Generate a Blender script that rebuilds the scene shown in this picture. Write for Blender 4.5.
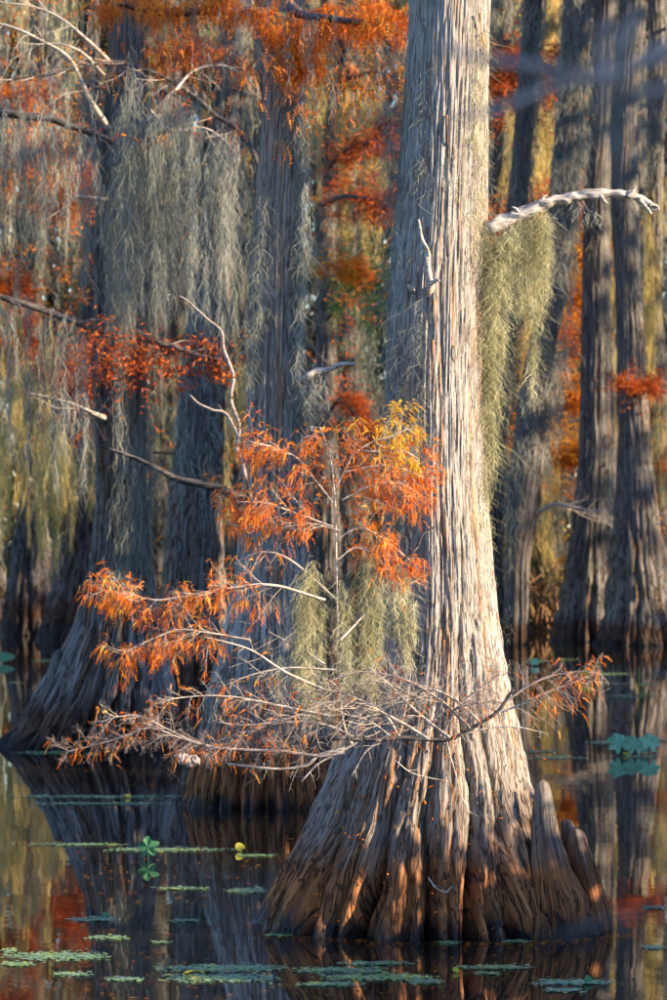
import bpy, math
import numpy as np
from mathutils import Vector
C = bpy.context.scene
for o in list(bpy.data.objects): bpy.data.objects.remove(o)

# ---------------------------------------------------------------- camera, sky, sun, exposure
F_PX, EYE, HOR, MIDX = 4167.0, 2.4, 530.0, 333.5      # focal length and horizon in pixels of the 667 x 1000 photograph
cam = bpy.data.cameras.new('camera'); camo = bpy.data.objects.new('camera', cam); C.collection.objects.link(camo)
cam.sensor_fit = 'VERTICAL'; cam.sensor_height = 36; cam.lens = 150; cam.shift_y = 0.030
cam.clip_start = 0.2; cam.clip_end = 3000
camo.location = (0, 0, EYE); camo.rotation_euler = (math.pi/2, 0, 0)
cam.dof.use_dof = True; cam.dof.focus_distance = 24.4; cam.dof.aperture_fstop = 7.0
C.camera = camo
SUN_AZ, SUN_EL = math.radians(107), math.radians(21)    # azimuth clockwise from +Y (the view direction)
w = bpy.data.worlds.new('World'); C.world = w; w.use_nodes = True
nt = w.node_tree; bg = nt.nodes['Background']; sky = nt.nodes.new('ShaderNodeTexSky')
sky.sky_type = 'NISHITA'; sky.sun_disc = False; sky.sun_elevation = SUN_EL; sky.sun_rotation = SUN_AZ
sky.air_density = 1.4; sky.dust_density = 0.1; sky.ozone_density = 3.0
tint = nt.nodes.new('ShaderNodeMix'); tint.data_type = 'RGBA'; tint.blend_type = 'MULTIPLY'; tint.inputs[0].default_value = 1
tint.inputs[7].default_value = (.76, .93, 1.30, 1); nt.links.new(sky.outputs[0], tint.inputs[6]); nt.links.new(tint.outputs[2], bg.inputs[0]); bg.inputs[1].default_value = 0.098
sl = bpy.data.lights.new('sun', 'SUN'); sl.energy = 5.0; sl.angle = math.radians(0.5); sl.color = (1.0, 0.81, 0.56)
so = bpy.data.objects.new('sun', sl); C.collection.objects.link(so)
SD = Vector((math.sin(SUN_AZ)*math.cos(SUN_EL), math.cos(SUN_AZ)*math.cos(SUN_EL), math.sin(SUN_EL)))
so.rotation_euler = SD.to_track_quat('Z', 'Y').to_euler()
C.view_settings.view_transform = 'Standard'; C.view_settings.look = 'None'
C.view_settings.exposure = 1.7; C.view_settings.gamma = 1
C.render.engine = 'CYCLES'
C.cycles.max_bounces = 6; C.cycles.diffuse_bounces = 3; C.cycles.glossy_bounces = 3; C.cycles.transmission_bounces = 3
C.cycles.caustics_reflective = False; C.cycles.caustics_refractive = False

# ---------------------------------------------------------------- helpers
def at(px, py, Y):
    return np.array([(px-MIDX)*Y/F_PX, Y, EYE-(py-HOR)*Y/F_PX])
def wat(px, py):                                        # the point of the water surface seen at a photo position
    return at(px, py, EYE*F_PX/(py-HOR))
def path(pts, Y):                                       # [(px,py[,dY])] -> world polyline
    return np.array([at(p[0], p[1], Y+(p[2] if len(p) > 2 else 0)) for p in pts])
_PERM = np.random.RandomState(7).rand(4096)
def _h(i, j, k):
    return _PERM[(i*73856093 ^ j*19349663 ^ k*83492791) & 4095]
def noise(x, y, z):
    x, y, z = np.broadcast_arrays(x, y, z)
    i, j, k = (np.floor(a).astype(np.int64) for a in (x, y, z)); u, v, t = x-i, y-j, z-k
    u, v, t = (a*a*(3-2*a) for a in (u, v, t)); r = 0
    for a in (0, 1):
        for b in (0, 1):
            for c in (0, 1):
                r = r + _h(i+a, j+b, k+c)*(u if a else 1-u)*(v if b else 1-v)*(t if c else 1-t)
    return r*2-1
def link(o, parent=None):
    C.collection.objects.link(o)
    if parent is not None: o.parent = parent
    return o
def world_loc(o):
    p = np.zeros(3)
    while o is not None: p += np.array(o.location); o = o.parent
    return p
def mk(name, V, F, mat, parent=None, attrs=None, smooth=True, kind=None, tint=None):
    V = np.asarray(V, np.float32).reshape(-1, 3)
    if parent is not None: V = V-world_loc(parent).astype(np.float32)
    F = np.asarray(F, np.int32); k = F.shape[1]; m = bpy.data.meshes.new(name)
    m.vertices.add(len(V)); m.vertices.foreach_set('co', V.ravel())
    m.loops.add(F.size); m.loops.foreach_set('vertex_index', F.ravel())
    m.polygons.add(len(F)); m.polygons.foreach_set('loop_start', np.arange(len(F), dtype=np.int32)*k)
    m.polygons.foreach_set('loop_total', np.full(len(F), k, np.int32))
    if smooth: m.polygons.foreach_set('use_smooth', np.ones(len(F), bool))
    m.update(calc_edges=True)
    for n, a in (attrs or {}).items():
        if a.ndim == 1: m.attributes.new(n, 'FLOAT', 'POINT').data.foreach_set('value', a.astype(np.float32).ravel())
        else: m.attributes.new(n, 'FLOAT_VECTOR', 'POINT').data.foreach_set('vector', a.astype(np.float32).ravel())
    m.materials.append(mat); o = bpy.data.objects.new(name, m); link(o, parent)
    if kind: o['kind'] = kind
    return o
def thing(name, loc, label, cat, group=None):
    o = bpy.data.objects.new(name, None); o.location = loc; link(o); o.empty_display_size = .2
    o['label'] = label; o['category'] = cat
    if group: o['group'] = group
    return o
def tag(o, label, cat, group=None):
    o['label'] = label; o['category'] = cat
    if group: o['group'] = group
    return o

# ---------------------------------------------------------------- materials
def new_mat(name):
    m = bpy.data.materials.new(name); m.use_nodes = True; n = m.node_tree; n.nodes.clear()
    out = n.nodes.new('ShaderNodeOutputMaterial'); return m, n, out
def N(n, t, **kw):
    x = n.nodes.new(t)
    for k, v in kw.items(): setattr(x, k, v)
    return x
def ramp(n, src, stops, interp='LINEAR'):
    r = N(n, 'ShaderNodeValToRGB'); r.color_ramp.interpolation = interp; e = r.color_ramp.elements
    while len(e) < len(stops): e.new(0.5)
    for a, (p, c) in zip(e, stops): a.position = p; a.color = (*c, 1) if len(c) == 3 else c
    n.links.new(src, r.inputs[0]); return r.outputs[0]
def mixc(n, f, a, b, mode='MIX'):
    m = N(n, 'ShaderNodeMix', data_type='RGBA', blend_type=mode)
    if isinstance(f, float): m.inputs[0].default_value = f
    else: n.links.new(f, m.inputs[0])
    for i, x in ((6, a), (7, b)):
        if isinstance(x, tuple): m.inputs[i].default_value = (*x, 1)
        else: n.links.new(x, m.inputs[i])
    return m.outputs[2]
def tex(n, vec, scale, detail=3, rough=.55, dist=0, mul=None):
    if mul:
        v = N(n, 'ShaderNodeVectorMath', operation='MULTIPLY'); n.links.new(vec, v.inputs[0]); v.inputs[1].default_value = mul; vec = v.outputs[0]
    t = N(n, 'ShaderNodeTexNoise'); t.inputs['Scale'].default_value = scale; t.inputs['Detail'].default_value = detail
    t.inputs['Roughness'].default_value = rough; t.inputs['Distortion'].default_value = dist
    n.links.new(vec, t.inputs['Vector']); return t.outputs['Fac']
def mth(n, op, a, b=None, c=None, clamp=False):
    m = N(n, 'ShaderNodeMath', operation=op, use_clamp=clamp)
    for i, x in enumerate((a, b, c)):
        if x is None: continue
        if isinstance(x, (int, float)): m.inputs[i].default_value = x
        else: n.links.new(x, m.inputs[i])
    return m.outputs[0]

def bark_material(name, light, mid, dark, orange, stain=(.40, .155, .055), stain_top=.5, wet_top=.07, bumpd=.009, green=.3, base_shade=0):
    m, n, out = new_mat(name); L = n.links
    at_ = N(n, 'ShaderNodeAttribute', attribute_name='bark'); bv = at_.outputs['Vector']
    fl = N(n, 'ShaderNodeAttribute', attribute_name='flare').outputs['Fac']
    pos = N(n, 'ShaderNodeNewGeometry').outputs['Position']
    warp = tex(n, bv, .6, 2)
    a = tex(n, bv, 1.15, 3, .5, .15); a2 = tex(n, bv, 2.7, 2, .5, .1, mul=(1, 1, .8))
    ridge = mth(n, 'MINIMUM', mth(n, 'ABSOLUTE', mth(n, 'SUBTRACT', a, .5)), mth(n, 'ADD', mth(n, 'ABSOLUTE', mth(n, 'SUBTRACT', a2, .47)), mth(n, 'MULTIPLY', .016, mth(n, 'SUBTRACT', 1, fl, clamp=True))))     # 0 in the fissures
    b = tex(n, bv, 3.6, 3, .65, .2, mul=(1, 1, .35))
    fib = tex(n, bv, 11.0, 3, .7, .2, mul=(1, 1, .35))
    blotch = tex(n, bv, .22, 3, .6, .5)
    a3 = tex(n, bv, 6.2, 2, .5, .3, mul=(1, 1, 1.3)); ridge = mth(n, 'MINIMUM', ridge, mth(n, 'ADD', mth(n, 'ABSOLUTE', mth(n, 'SUBTRACT', a3, .5)), mth(n, 'MULTIPLY', .05, mth(n, 'SUBTRACT', 1.25, mth(n, 'MULTIPLY', fl, .5), clamp=True))))
    crack = ramp(n, ridge, [(0, (0, 0, 0)), (.032, (1, 1, 1))])
    col = ramp(n, b, [(.28, dark), (.48, mid), (.68, light)])
    col = mixc(n, ramp(n, fib, [(.35, (.55,)*3), (.65, (1,)*3)]), mixc(n, .45, col, dark), col)
    om = mth(n, 'MULTIPLY', ramp(n, blotch, [(.48, (0,)*3), (.62, (1,)*3)]), ramp(n, tex(n, bv, 2.2, 2, .5, 0, mul=(1, 1, .5)), [(.5, (0,)*3), (.62, (1,)*3)]))
    col = mixc(n, om, col, orange)
    col = mixc(n, crack, (dark[0]*.75, dark[1]*.6, dark[2]*.52), col)
    # lichen and green film in streaks
    gm = mth(n, 'MULTIPLY', ramp(n, tex(n, bv, .5, 3, .6, 0, mul=(1, 1, .6)), [(.55, (0,)*3), (.75, (1,)*3)]), green)
    col = mixc(n, gm, col, (.17, .19, .075))
    # water line: rust coloured band and a wet dark foot
    sep = N(n, 'ShaderNodeSeparateXYZ'); L.new(pos, sep.inputs[0]); z = sep.outputs[2]
    zz = mth(n, 'SUBTRACT', z, mth(n, 'MULTIPLY', mth(n, 'SUBTRACT', tex(n, bv, .9, 3), .5), stain_top*.9))
    if base_shade:
        shd = N(n, 'ShaderNodeMapRange', clamp=True); L.new(zz, shd.inputs[0]); shd.inputs[1].default_value = base_shade*1.25; shd.inputs[2].default_value = base_shade*.55
        col = mixc(n, shd.outputs[0], col, mixc(n, .75, col, (.34, .30, .27), 'MULTIPLY'))  # painted shade: bark colour darkens towards the foot of the trunk
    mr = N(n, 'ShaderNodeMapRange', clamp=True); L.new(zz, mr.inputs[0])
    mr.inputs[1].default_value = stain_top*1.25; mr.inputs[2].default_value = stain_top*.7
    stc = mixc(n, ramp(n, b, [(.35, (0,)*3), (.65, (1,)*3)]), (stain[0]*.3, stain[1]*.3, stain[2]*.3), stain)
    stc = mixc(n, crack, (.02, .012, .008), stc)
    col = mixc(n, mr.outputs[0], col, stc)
    mw = N(n, 'ShaderNodeMapRange', clamp=True); L.new(zz, mw.inputs[0])
    mw.inputs[1].default_value = wet_top*1.6+.03; mw.inputs[2].default_value = wet_top*.6-.03
    col = mixc(n, mw.outputs[0], col, (.018, .012, .010))
    p = N(n, 'ShaderNodeBsdfPrincipled'); L.new(col, p.inputs['Base Color'])
    L.new(mth(n, 'SUBTRACT', .92, mth(n, 'MULTIPLY', mw.outputs[0], .5)), p.inputs['Roughness']); p.inputs['Specular IOR Level'].default_value = .25
    h = mth(n, 'ADD', mth(n, 'MULTIPLY', crack, .8), mth(n, 'ADD', mth(n, 'MULTIPLY', b, .9), mth(n, 'MULTIPLY', fib, .45)))
    bp = N(n, 'ShaderNodeBump'); bp.inputs['Strength'].default_value = 1.0; bp.inputs['Distance'].default_value = bumpd
    L.new(h, bp.inputs['Height']); L.new(bp.outputs[0], p.inputs['Normal']); L.new(p.outputs[0], out.inputs[0])
    return m
def wood_material(name, a, b, scale=60):
    m, n, out = new_mat(name); tc = N(n, 'ShaderNodeNewGeometry').outputs['Position']
    f = tex(n, tc, scale*1.6, 5, .65, .3, mul=(.16, 1, .8)); g = tex(n, tc, scale*.15, 2)
    col = ramp(n, f, [(.34, (b[0]*.35, b[1]*.33, b[2]*.3)), (.42, b), (.58, a)]); col = mixc(n, mth(n, 'MULTIPLY', g, .5), col, b)
    p = N(n, 'ShaderNodeBsdfPrincipled'); n.links.new(col, p.inputs['Base Color']); p.inputs['Roughness'].default_value = .85; p.inputs['Specular IOR Level'].default_value = .3
    bp = N(n, 'ShaderNodeBump'); bp.inputs['Distance'].default_value = .3/scale; n.links.new(f, bp.inputs['Height'])
    n.links.new(bp.outputs[0], p.inputs['Normal']); n.links.new(p.outputs[0], out.inputs[0]); return m
def leaf_material(name, stops, trans=.35, rough=.6, nscale=1.2, nmix=.5):
    m, n, out = new_mat(name); L = n.links
    t = N(n, 'ShaderNodeAttribute', attribute_name='tint').outputs['Fac']
    pos = N(n, 'ShaderNodeNewGeometry').outputs['Position']
    f = mth(n, 'ADD', mth(n, 'MULTIPLY', t, 1-nmix), mth(n, 'MULTIPLY', ramp(n, tex(n, pos, nscale, 2), [(.3, (0,)*3), (.7, (1,)*3)]), nmix))
    col = ramp(n, f, stops)
    p = N(n, 'ShaderNodeBsdfPrincipled'); L.new(col, p.inputs['Base Color']); p.inputs['Roughness'].default_value = rough; p.inputs['Specular IOR Level'].default_value = .25
    tr = N(n, 'ShaderNodeBsdfTranslucent'); L.new(col, tr.inputs[0]); mx = N(n, 'ShaderNodeMixShader'); mx.inputs[0].default_value = trans
    L.new(p.outputs[0], mx.inputs[1]); L.new(tr.outputs[0], mx.inputs[2]); L.new(mx.outputs[0], out.inputs[0]); return m

BARK = bark_material('cypress_bark', (.56, .52, .47), (.43, .39, .345), (.19, .15, .125), (.52, .26, .11), base_shade=1.15)
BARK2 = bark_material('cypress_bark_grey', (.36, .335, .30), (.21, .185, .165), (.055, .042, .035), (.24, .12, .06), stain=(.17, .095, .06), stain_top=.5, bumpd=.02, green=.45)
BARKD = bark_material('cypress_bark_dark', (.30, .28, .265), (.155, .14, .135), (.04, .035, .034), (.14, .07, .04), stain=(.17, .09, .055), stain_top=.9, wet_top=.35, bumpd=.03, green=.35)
BARKY = bark_material('cypress_bark_sunlit', (.60, .46, .20), (.42, .29, .11), (.10, .06, .025), (.40, .22, .06), stain=(.22, .12, .05), stain_top=.5, wet_top=.1, bumpd=.03, green=.9)  # bark copy with yellow sunlight put into its colour
DEAD = wood_material('weathered_dead_wood', (.62, .56, .48), (.27, .22, .18))
TWIG = wood_material('pale_twig', (.66, .57, .46), (.40, .31, .24), 40)
TWIGR = wood_material('grey_brown_twig', (.50, .42, .38), (.28, .20, .16), 40)
DARKW = wood_material('dark_limb_wood', (.15, .125, .11), (.045, .036, .032), 30)
PEELD = wood_material('brown_brush', (.36, .20, .09), (.16, .085, .04), 10)
PEEL = wood_material('peeled_inner_bark', (.62, .30, .12), (.42, .18, .07), 25)
MOSSG = leaf_material('spanish_moss_grey', [(0, (.10, .105, .085)), (.45, (.24, .245, .20)), (.75, (.38, .38, .315)), (1, (.54, .535, .45))], .3, .8, .7, .35)
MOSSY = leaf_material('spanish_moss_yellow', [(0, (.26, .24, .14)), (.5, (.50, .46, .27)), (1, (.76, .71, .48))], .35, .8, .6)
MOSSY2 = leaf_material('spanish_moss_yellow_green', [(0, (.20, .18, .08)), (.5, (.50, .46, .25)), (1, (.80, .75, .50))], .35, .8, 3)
MOSSYY = leaf_material('sunlit_yellow_moss', [(0, (.26, .19, .06)), (.5, (.52, .40, .13)), (1, (.72, .58, .26))], .4, .8, .6)  # sunlit yellow of the hanging moss put into its colour
MOSSB = leaf_material('spanish_moss_far', [(0, (.10, .105, .09)), (.5, (.22, .23, .195)), (.78, (.38, .36, .24)), (1, (.52, .46, .18))], .35, .8, .22, .5)
ORANGE = leaf_material('cypress_needles_orange', [(0, (.46, .085, .012)), (.35, (.72, .16, .014)), (.7, (.84, .28, .02)), (1, (.85, .50, .05))], .45, .55, 6, .35)
YELLOW = leaf_material('cypress_needles_yellow', [(0, (.72, .22, .02)), (.4, (.78, .42, .03)), (.75, (.62, .50, .04)), (1, (.28, .34, .03))], .45, .55, 8, .5)
REDN = leaf_material('cypress_needles_rust', [(0, (.28, .045, .012)), (.5, (.50, .095, .016)), (1, (.66, .19, .02))], .4, .6, 1.5, .4)
FARN = leaf_material('far_needles', [(0, (.30, .05, .012)), (.35, (.55, .13, .015)), (.6, (.68, .26, .02)), (.82, (.55, .36, .03)), (1, (.16, .24, .025))], .45, .6, .35, .65)
FARW = leaf_material('far_wood_leaves', [(0, (.03, .03, .02)), (.35, (.075, .075, .045)), (.6, (.15, .14, .06)), (.75, (.28, .24, .05)), (.88, (.36, .12, .02)), (1, (.12, .2, .03))], .4, .6, .3, .6)
GREENN = leaf_material('green_needles', [(0, (.07, .13, .02)), (.5, (.16, .25, .03)), (1, (.42, .42, .05))], .4, .6, .8, .4)
UNDER = leaf_material('undergrowth', [(0, (.035, .035, .018)), (.45, (.09, .075, .03)), (.75, (.20, .095, .03)), (1, (.30, .14, .03))], .3, .7, .5, .5)
PAD = leaf_material('pond_pads', [(0, (.13, .22, .13)), (.45, (.22, .34, .19)), (.7, (.26, .42, .07)), (1, (.50, .46, .05))], .1, .3, 2.5, .25)
LEAFG = leaf_material('lotus_leaf_green', [(0, (.03, .12, .05)), (1, (.10, .26, .10))], .2, .4, 12, .5)
LEAFT = leaf_material('lotus_leaf_blue_green', [(0, (.16, .38, .20)), (1, (.40, .66, .42))], .2, .5, 9, .5)
LEAFY = leaf_material('lotus_leaf_yellow', [(0, (.35, .36, .03)), (1, (.68, .56, .05))], .35, .5, 12, .5)

# ---------------------------------------------------------------- geometry builders
def catmull(P, n):
    P = np.asarray(P, float); Q = np.vstack([2*P[0]-P[1], P, 2*P[-1]-P[-2]]); out = []
    for i in range(1, len(Q)-2):
        t = np.linspace(0, 1, n, endpoint=False)[:, None]; a, b, c, d = Q[i-1], Q[i], Q[i+1], Q[i+2]
        out.append(.5*((2*b)+(c-a)*t+(2*a-5*b+4*c-d)*t*t+(3*b-a-3*c+d)*t**3))
    return np.vstack(out+[P[-1:]])
class Tubes:
    def __init__(s, seed=0): s.V = []; s.F = []; s.n = 0; s.rs = np.random.RandomState(seed); s.B = []
    def add(s, P, r0, r1, sides=5, sub=0, rough=0.0, cap=True, power=1.0):
        P = np.asarray(P, float)
        if sub: P = catmull(P, sub)
        k = len(P); T = np.gradient(P, axis=0); T /= np.linalg.norm(T, axis=1)[:, None]+1e-9
        up = np.array([0, 0, 1.]) if abs(T[0, 2]) < .9 else np.array([0, 1., 0])
        A = np.cross(T, up); A /= np.linalg.norm(A, axis=1)[:, None]+1e-9; B = np.cross(T, A)
        t = np.linspace(0, 1, k)**power; R = (r0+(r1-r0)*t)[:, None]
        th = np.arange(sides)*2*math.pi/sides
        if rough: R = R*(1+rough*(noise(np.cos(th)[None]*1.6+s.n*.37, np.sin(th)[None]*1.6, np.arange(k)[:, None]*.45)))
        else: R = np.repeat(R, sides, 1)
        V = P[:, None]+R[..., None]*(np.cos(th)[None, :, None]*A[:, None]+np.sin(th)[None, :, None]*B[:, None])
        i = np.arange(k-1)[:, None]*sides; j = np.arange(sides)[None]; j2 = (j+1) % sides
        F = np.stack([i+j, i+j2, i+sides+j2, i+sides+j], -1).reshape(-1, 4)
        s.V.append(V.reshape(-1, 3)); s.F.append(F+s.n)
        ang = np.broadcast_to(th[None], (k, sides)); ln = np.concatenate([[0], np.cumsum(np.linalg.norm(np.diff(P, axis=0), axis=1))])
        s.B.append(np.stack([np.cos(ang)*r0*28, np.sin(ang)*r0*28, np.repeat(ln[:, None]*3, sides, 1)], -1).reshape(-1, 3))
        s.n += k*sides
        if cap:
            s.V.append(P[[-1, 0]]+T[[-1, 0]]*np.array([[1.], [-1.]])*r1*.5); e = (k-1)*sides
            c = [[s.n, s.n, s.n-sides+a, s.n-sides+(a+1) % sides] for a in range(sides)]
            s.B.append(np.zeros((2, 3)))
            tri = np.array([[s.n, s.n-sides+a, s.n-sides+(a+1) % sides, s.n-sides+(a+1) % sides] for a in range(sides)])
            s.T = getattr(s, 'T', []); s.T.append(tri[:, :3]); s.n += 2
        return P
    def mesh(s, name, mat, parent=None, kind=None):
        V = np.vstack(s.V); F = np.vstack(s.F)
        tris = np.vstack([F[:, [0, 1, 2]], F[:, [0, 2, 3]]]+(s.T if getattr(s, 'T', None) else []))
        return mk(name, V, tris, mat, parent, {'bark': np.vstack(s.B)}, kind=kind)

def strands(P0, L, seg, wd, rs, curl=.25, lat=.25):
    n = len(P0); d = np.concatenate([rs.normal(0, lat, (n, 2)), -np.ones((n, 1))], 1)
    step = np.repeat(d[:, None], seg, 1); step[:, :, :2] += rs.normal(0, curl, (n, seg, 2)); step[:, :, 2] += rs.normal(0, curl*.3, (n, seg))
    step *= (L/seg)[:, None, None]
    P = np.concatenate([P0[:, None], P0[:, None]+np.cumsum(step, 1)], 1)
    a = rs.uniform(0, 2*math.pi, n); S = np.stack([np.cos(a), np.sin(a)*.6, rs.normal(0, .2, n)], 1)[:, None]
    ww = (wd*rs.uniform(.6, 1.3, n))[:, None, None]*np.linspace(1, .25, seg+1)[None, :, None]
    V = np.stack([P-S*ww/2, P+S*ww/2], 2).reshape(-1, 3)
    b = (np.arange(n)*(seg+1)*2)[:, None]+np.arange(seg)[None]*2
    F = np.stack([b, b+1, b+3, b+2], -1).reshape(-1, 4)
    t = np.repeat(rs.uniform(0, 1, n), (seg+1)*2)
    return V, F, t
def moss(name, tails, dens, seg, wd, mat, parent, seed, kind='stuff', curl=.3, lat=.25, fr=(.10, .34), label=None):
    """tails: rows x, y, z, length, width; dens: strands per tail (float) scaled by its size"""
    T = np.asarray(tails, float); rs = np.random.RandomState(seed)
    n = np.maximum(3, (dens*T[:, 3]*np.sqrt(T[:, 4])).astype(int)); I = np.repeat(np.arange(len(T)), n); M = len(I)
    t = rs.uniform(0, 1, M)**.9*.9; L, W = T[I, 3], T[I, 4]
    ph = T[I, 0]*13.1+T[I, 2]*7.7
    r = W*.5*((1-t)**.6*.85+.15)*np.sqrt(rs.uniform(0, 1, M))*(1+.35*np.sin(t*9+ph)); a = rs.uniform(0, 2*math.pi, M)
    sway = .25*W*np.sin(t*4+ph)
    P = np.stack([T[I, 0]+r*np.cos(a)+sway, T[I, 1]+r*np.sin(a)*.8, T[I, 2]-t*L], 1)
    V, F, tt = strands(P, L*rs.uniform(fr[0], fr[1], M)*(1-.5*t)+.02, seg, wd, rs, curl, lat)
    tt = .35*tt+.65*np.repeat(rs.uniform(0, 1, len(T))[I], (seg+1)*2)      # each tail has a tone of its own
    o = mk(name, V, F, mat, parent, {'tint': tt}, smooth=False, kind=kind)
    if label: o['label'] = label
    return o
def needles_far(P, L, W, rs, droop=.5, flat=.5):
    n = len(P); d = rs.normal(0, 1, (n, 3)); d[:, 2] = d[:, 2]*flat-droop; d /= np.linalg.norm(d, axis=1)[:, None]
    s = np.cross(d, rs.normal(0, 1, (n, 3))); s /= np.linalg.norm(s, axis=1)[:, None]+1e-9
    l = (L*rs.uniform(.6, 1.3, n))[:, None]; w_ = (W*rs.uniform(.6, 1.3, n))[:, None]
    V = np.stack([P, P+d*l*.45+s*w_*.5, P+d*l, P+d*l*.45-s*w_*.5], 1).reshape(-1, 3)
    F = np.arange(n*4).reshape(-1, 4); return V, F, np.repeat(rs.uniform(0, 1, n), 4)
def needles_near(P, Dr, rs, L=.075, pairs=7, nl=.013, nw=.0032):
    """drooping branchlets: a bent midrib with two ranks of needles"""
    n = len(P); d = Dr+rs.normal(0, .45, (n, 3)); d[:, 2] -= .55; d /= np.linalg.norm(d, axis=1)[:, None]
    l = L*rs.uniform(.55, 1.3, n); g = np.array([0, 0, -1.])
    ts = np.linspace(0, 1, pairs+1); Q = P[:, None]+d[:, None]*(l[:, None]*ts)[..., None]+g*(l[:, None]*.45*ts**2)[..., None]
    s = np.cross(d, rs.normal(0, 1, (n, 3))); s /= np.linalg.norm(s, axis=1)[:, None]+1e-9
    V = []; 
    M = Q[:, 1:]-Q[:, :-1]
    for sg in (1, -1):
        q = Q[:, 1:]; dir_ = d[:, None]*.75+s[:, None]*sg*.8+rs.normal(0, .18, q.shape); ln = nl*rs.uniform(.7, 1.2, q.shape[:2])*(1-.4*ts[1:])[None]
        tip = q+dir_*ln[..., None]; V.append(np.stack([q-M*nw/np.linalg.norm(M, axis=2)[..., None]*.9, q+M*nw/np.linalg.norm(M, axis=2)[..., None]*.9, tip], 2).reshape(-1, 3))
    s2 = s[:, None]*.0016; h = pairs//2
    for a, b in ((0, h), (h, pairs)):
        V.append(np.stack([Q[:, a]-s2[:, 0], Q[:, a]+s2[:, 0], Q[:, b]], 1).reshape(-1, 3))
    V = np.concatenate(V); F = np.arange(len(V)).reshape(-1, 3)
    tt = rs.uniform(0, 1, n); t = np.concatenate([np.repeat(tt, pairs*3)]*2+[np.repeat(tt, 3)]*2)
    return V, F, t

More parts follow.
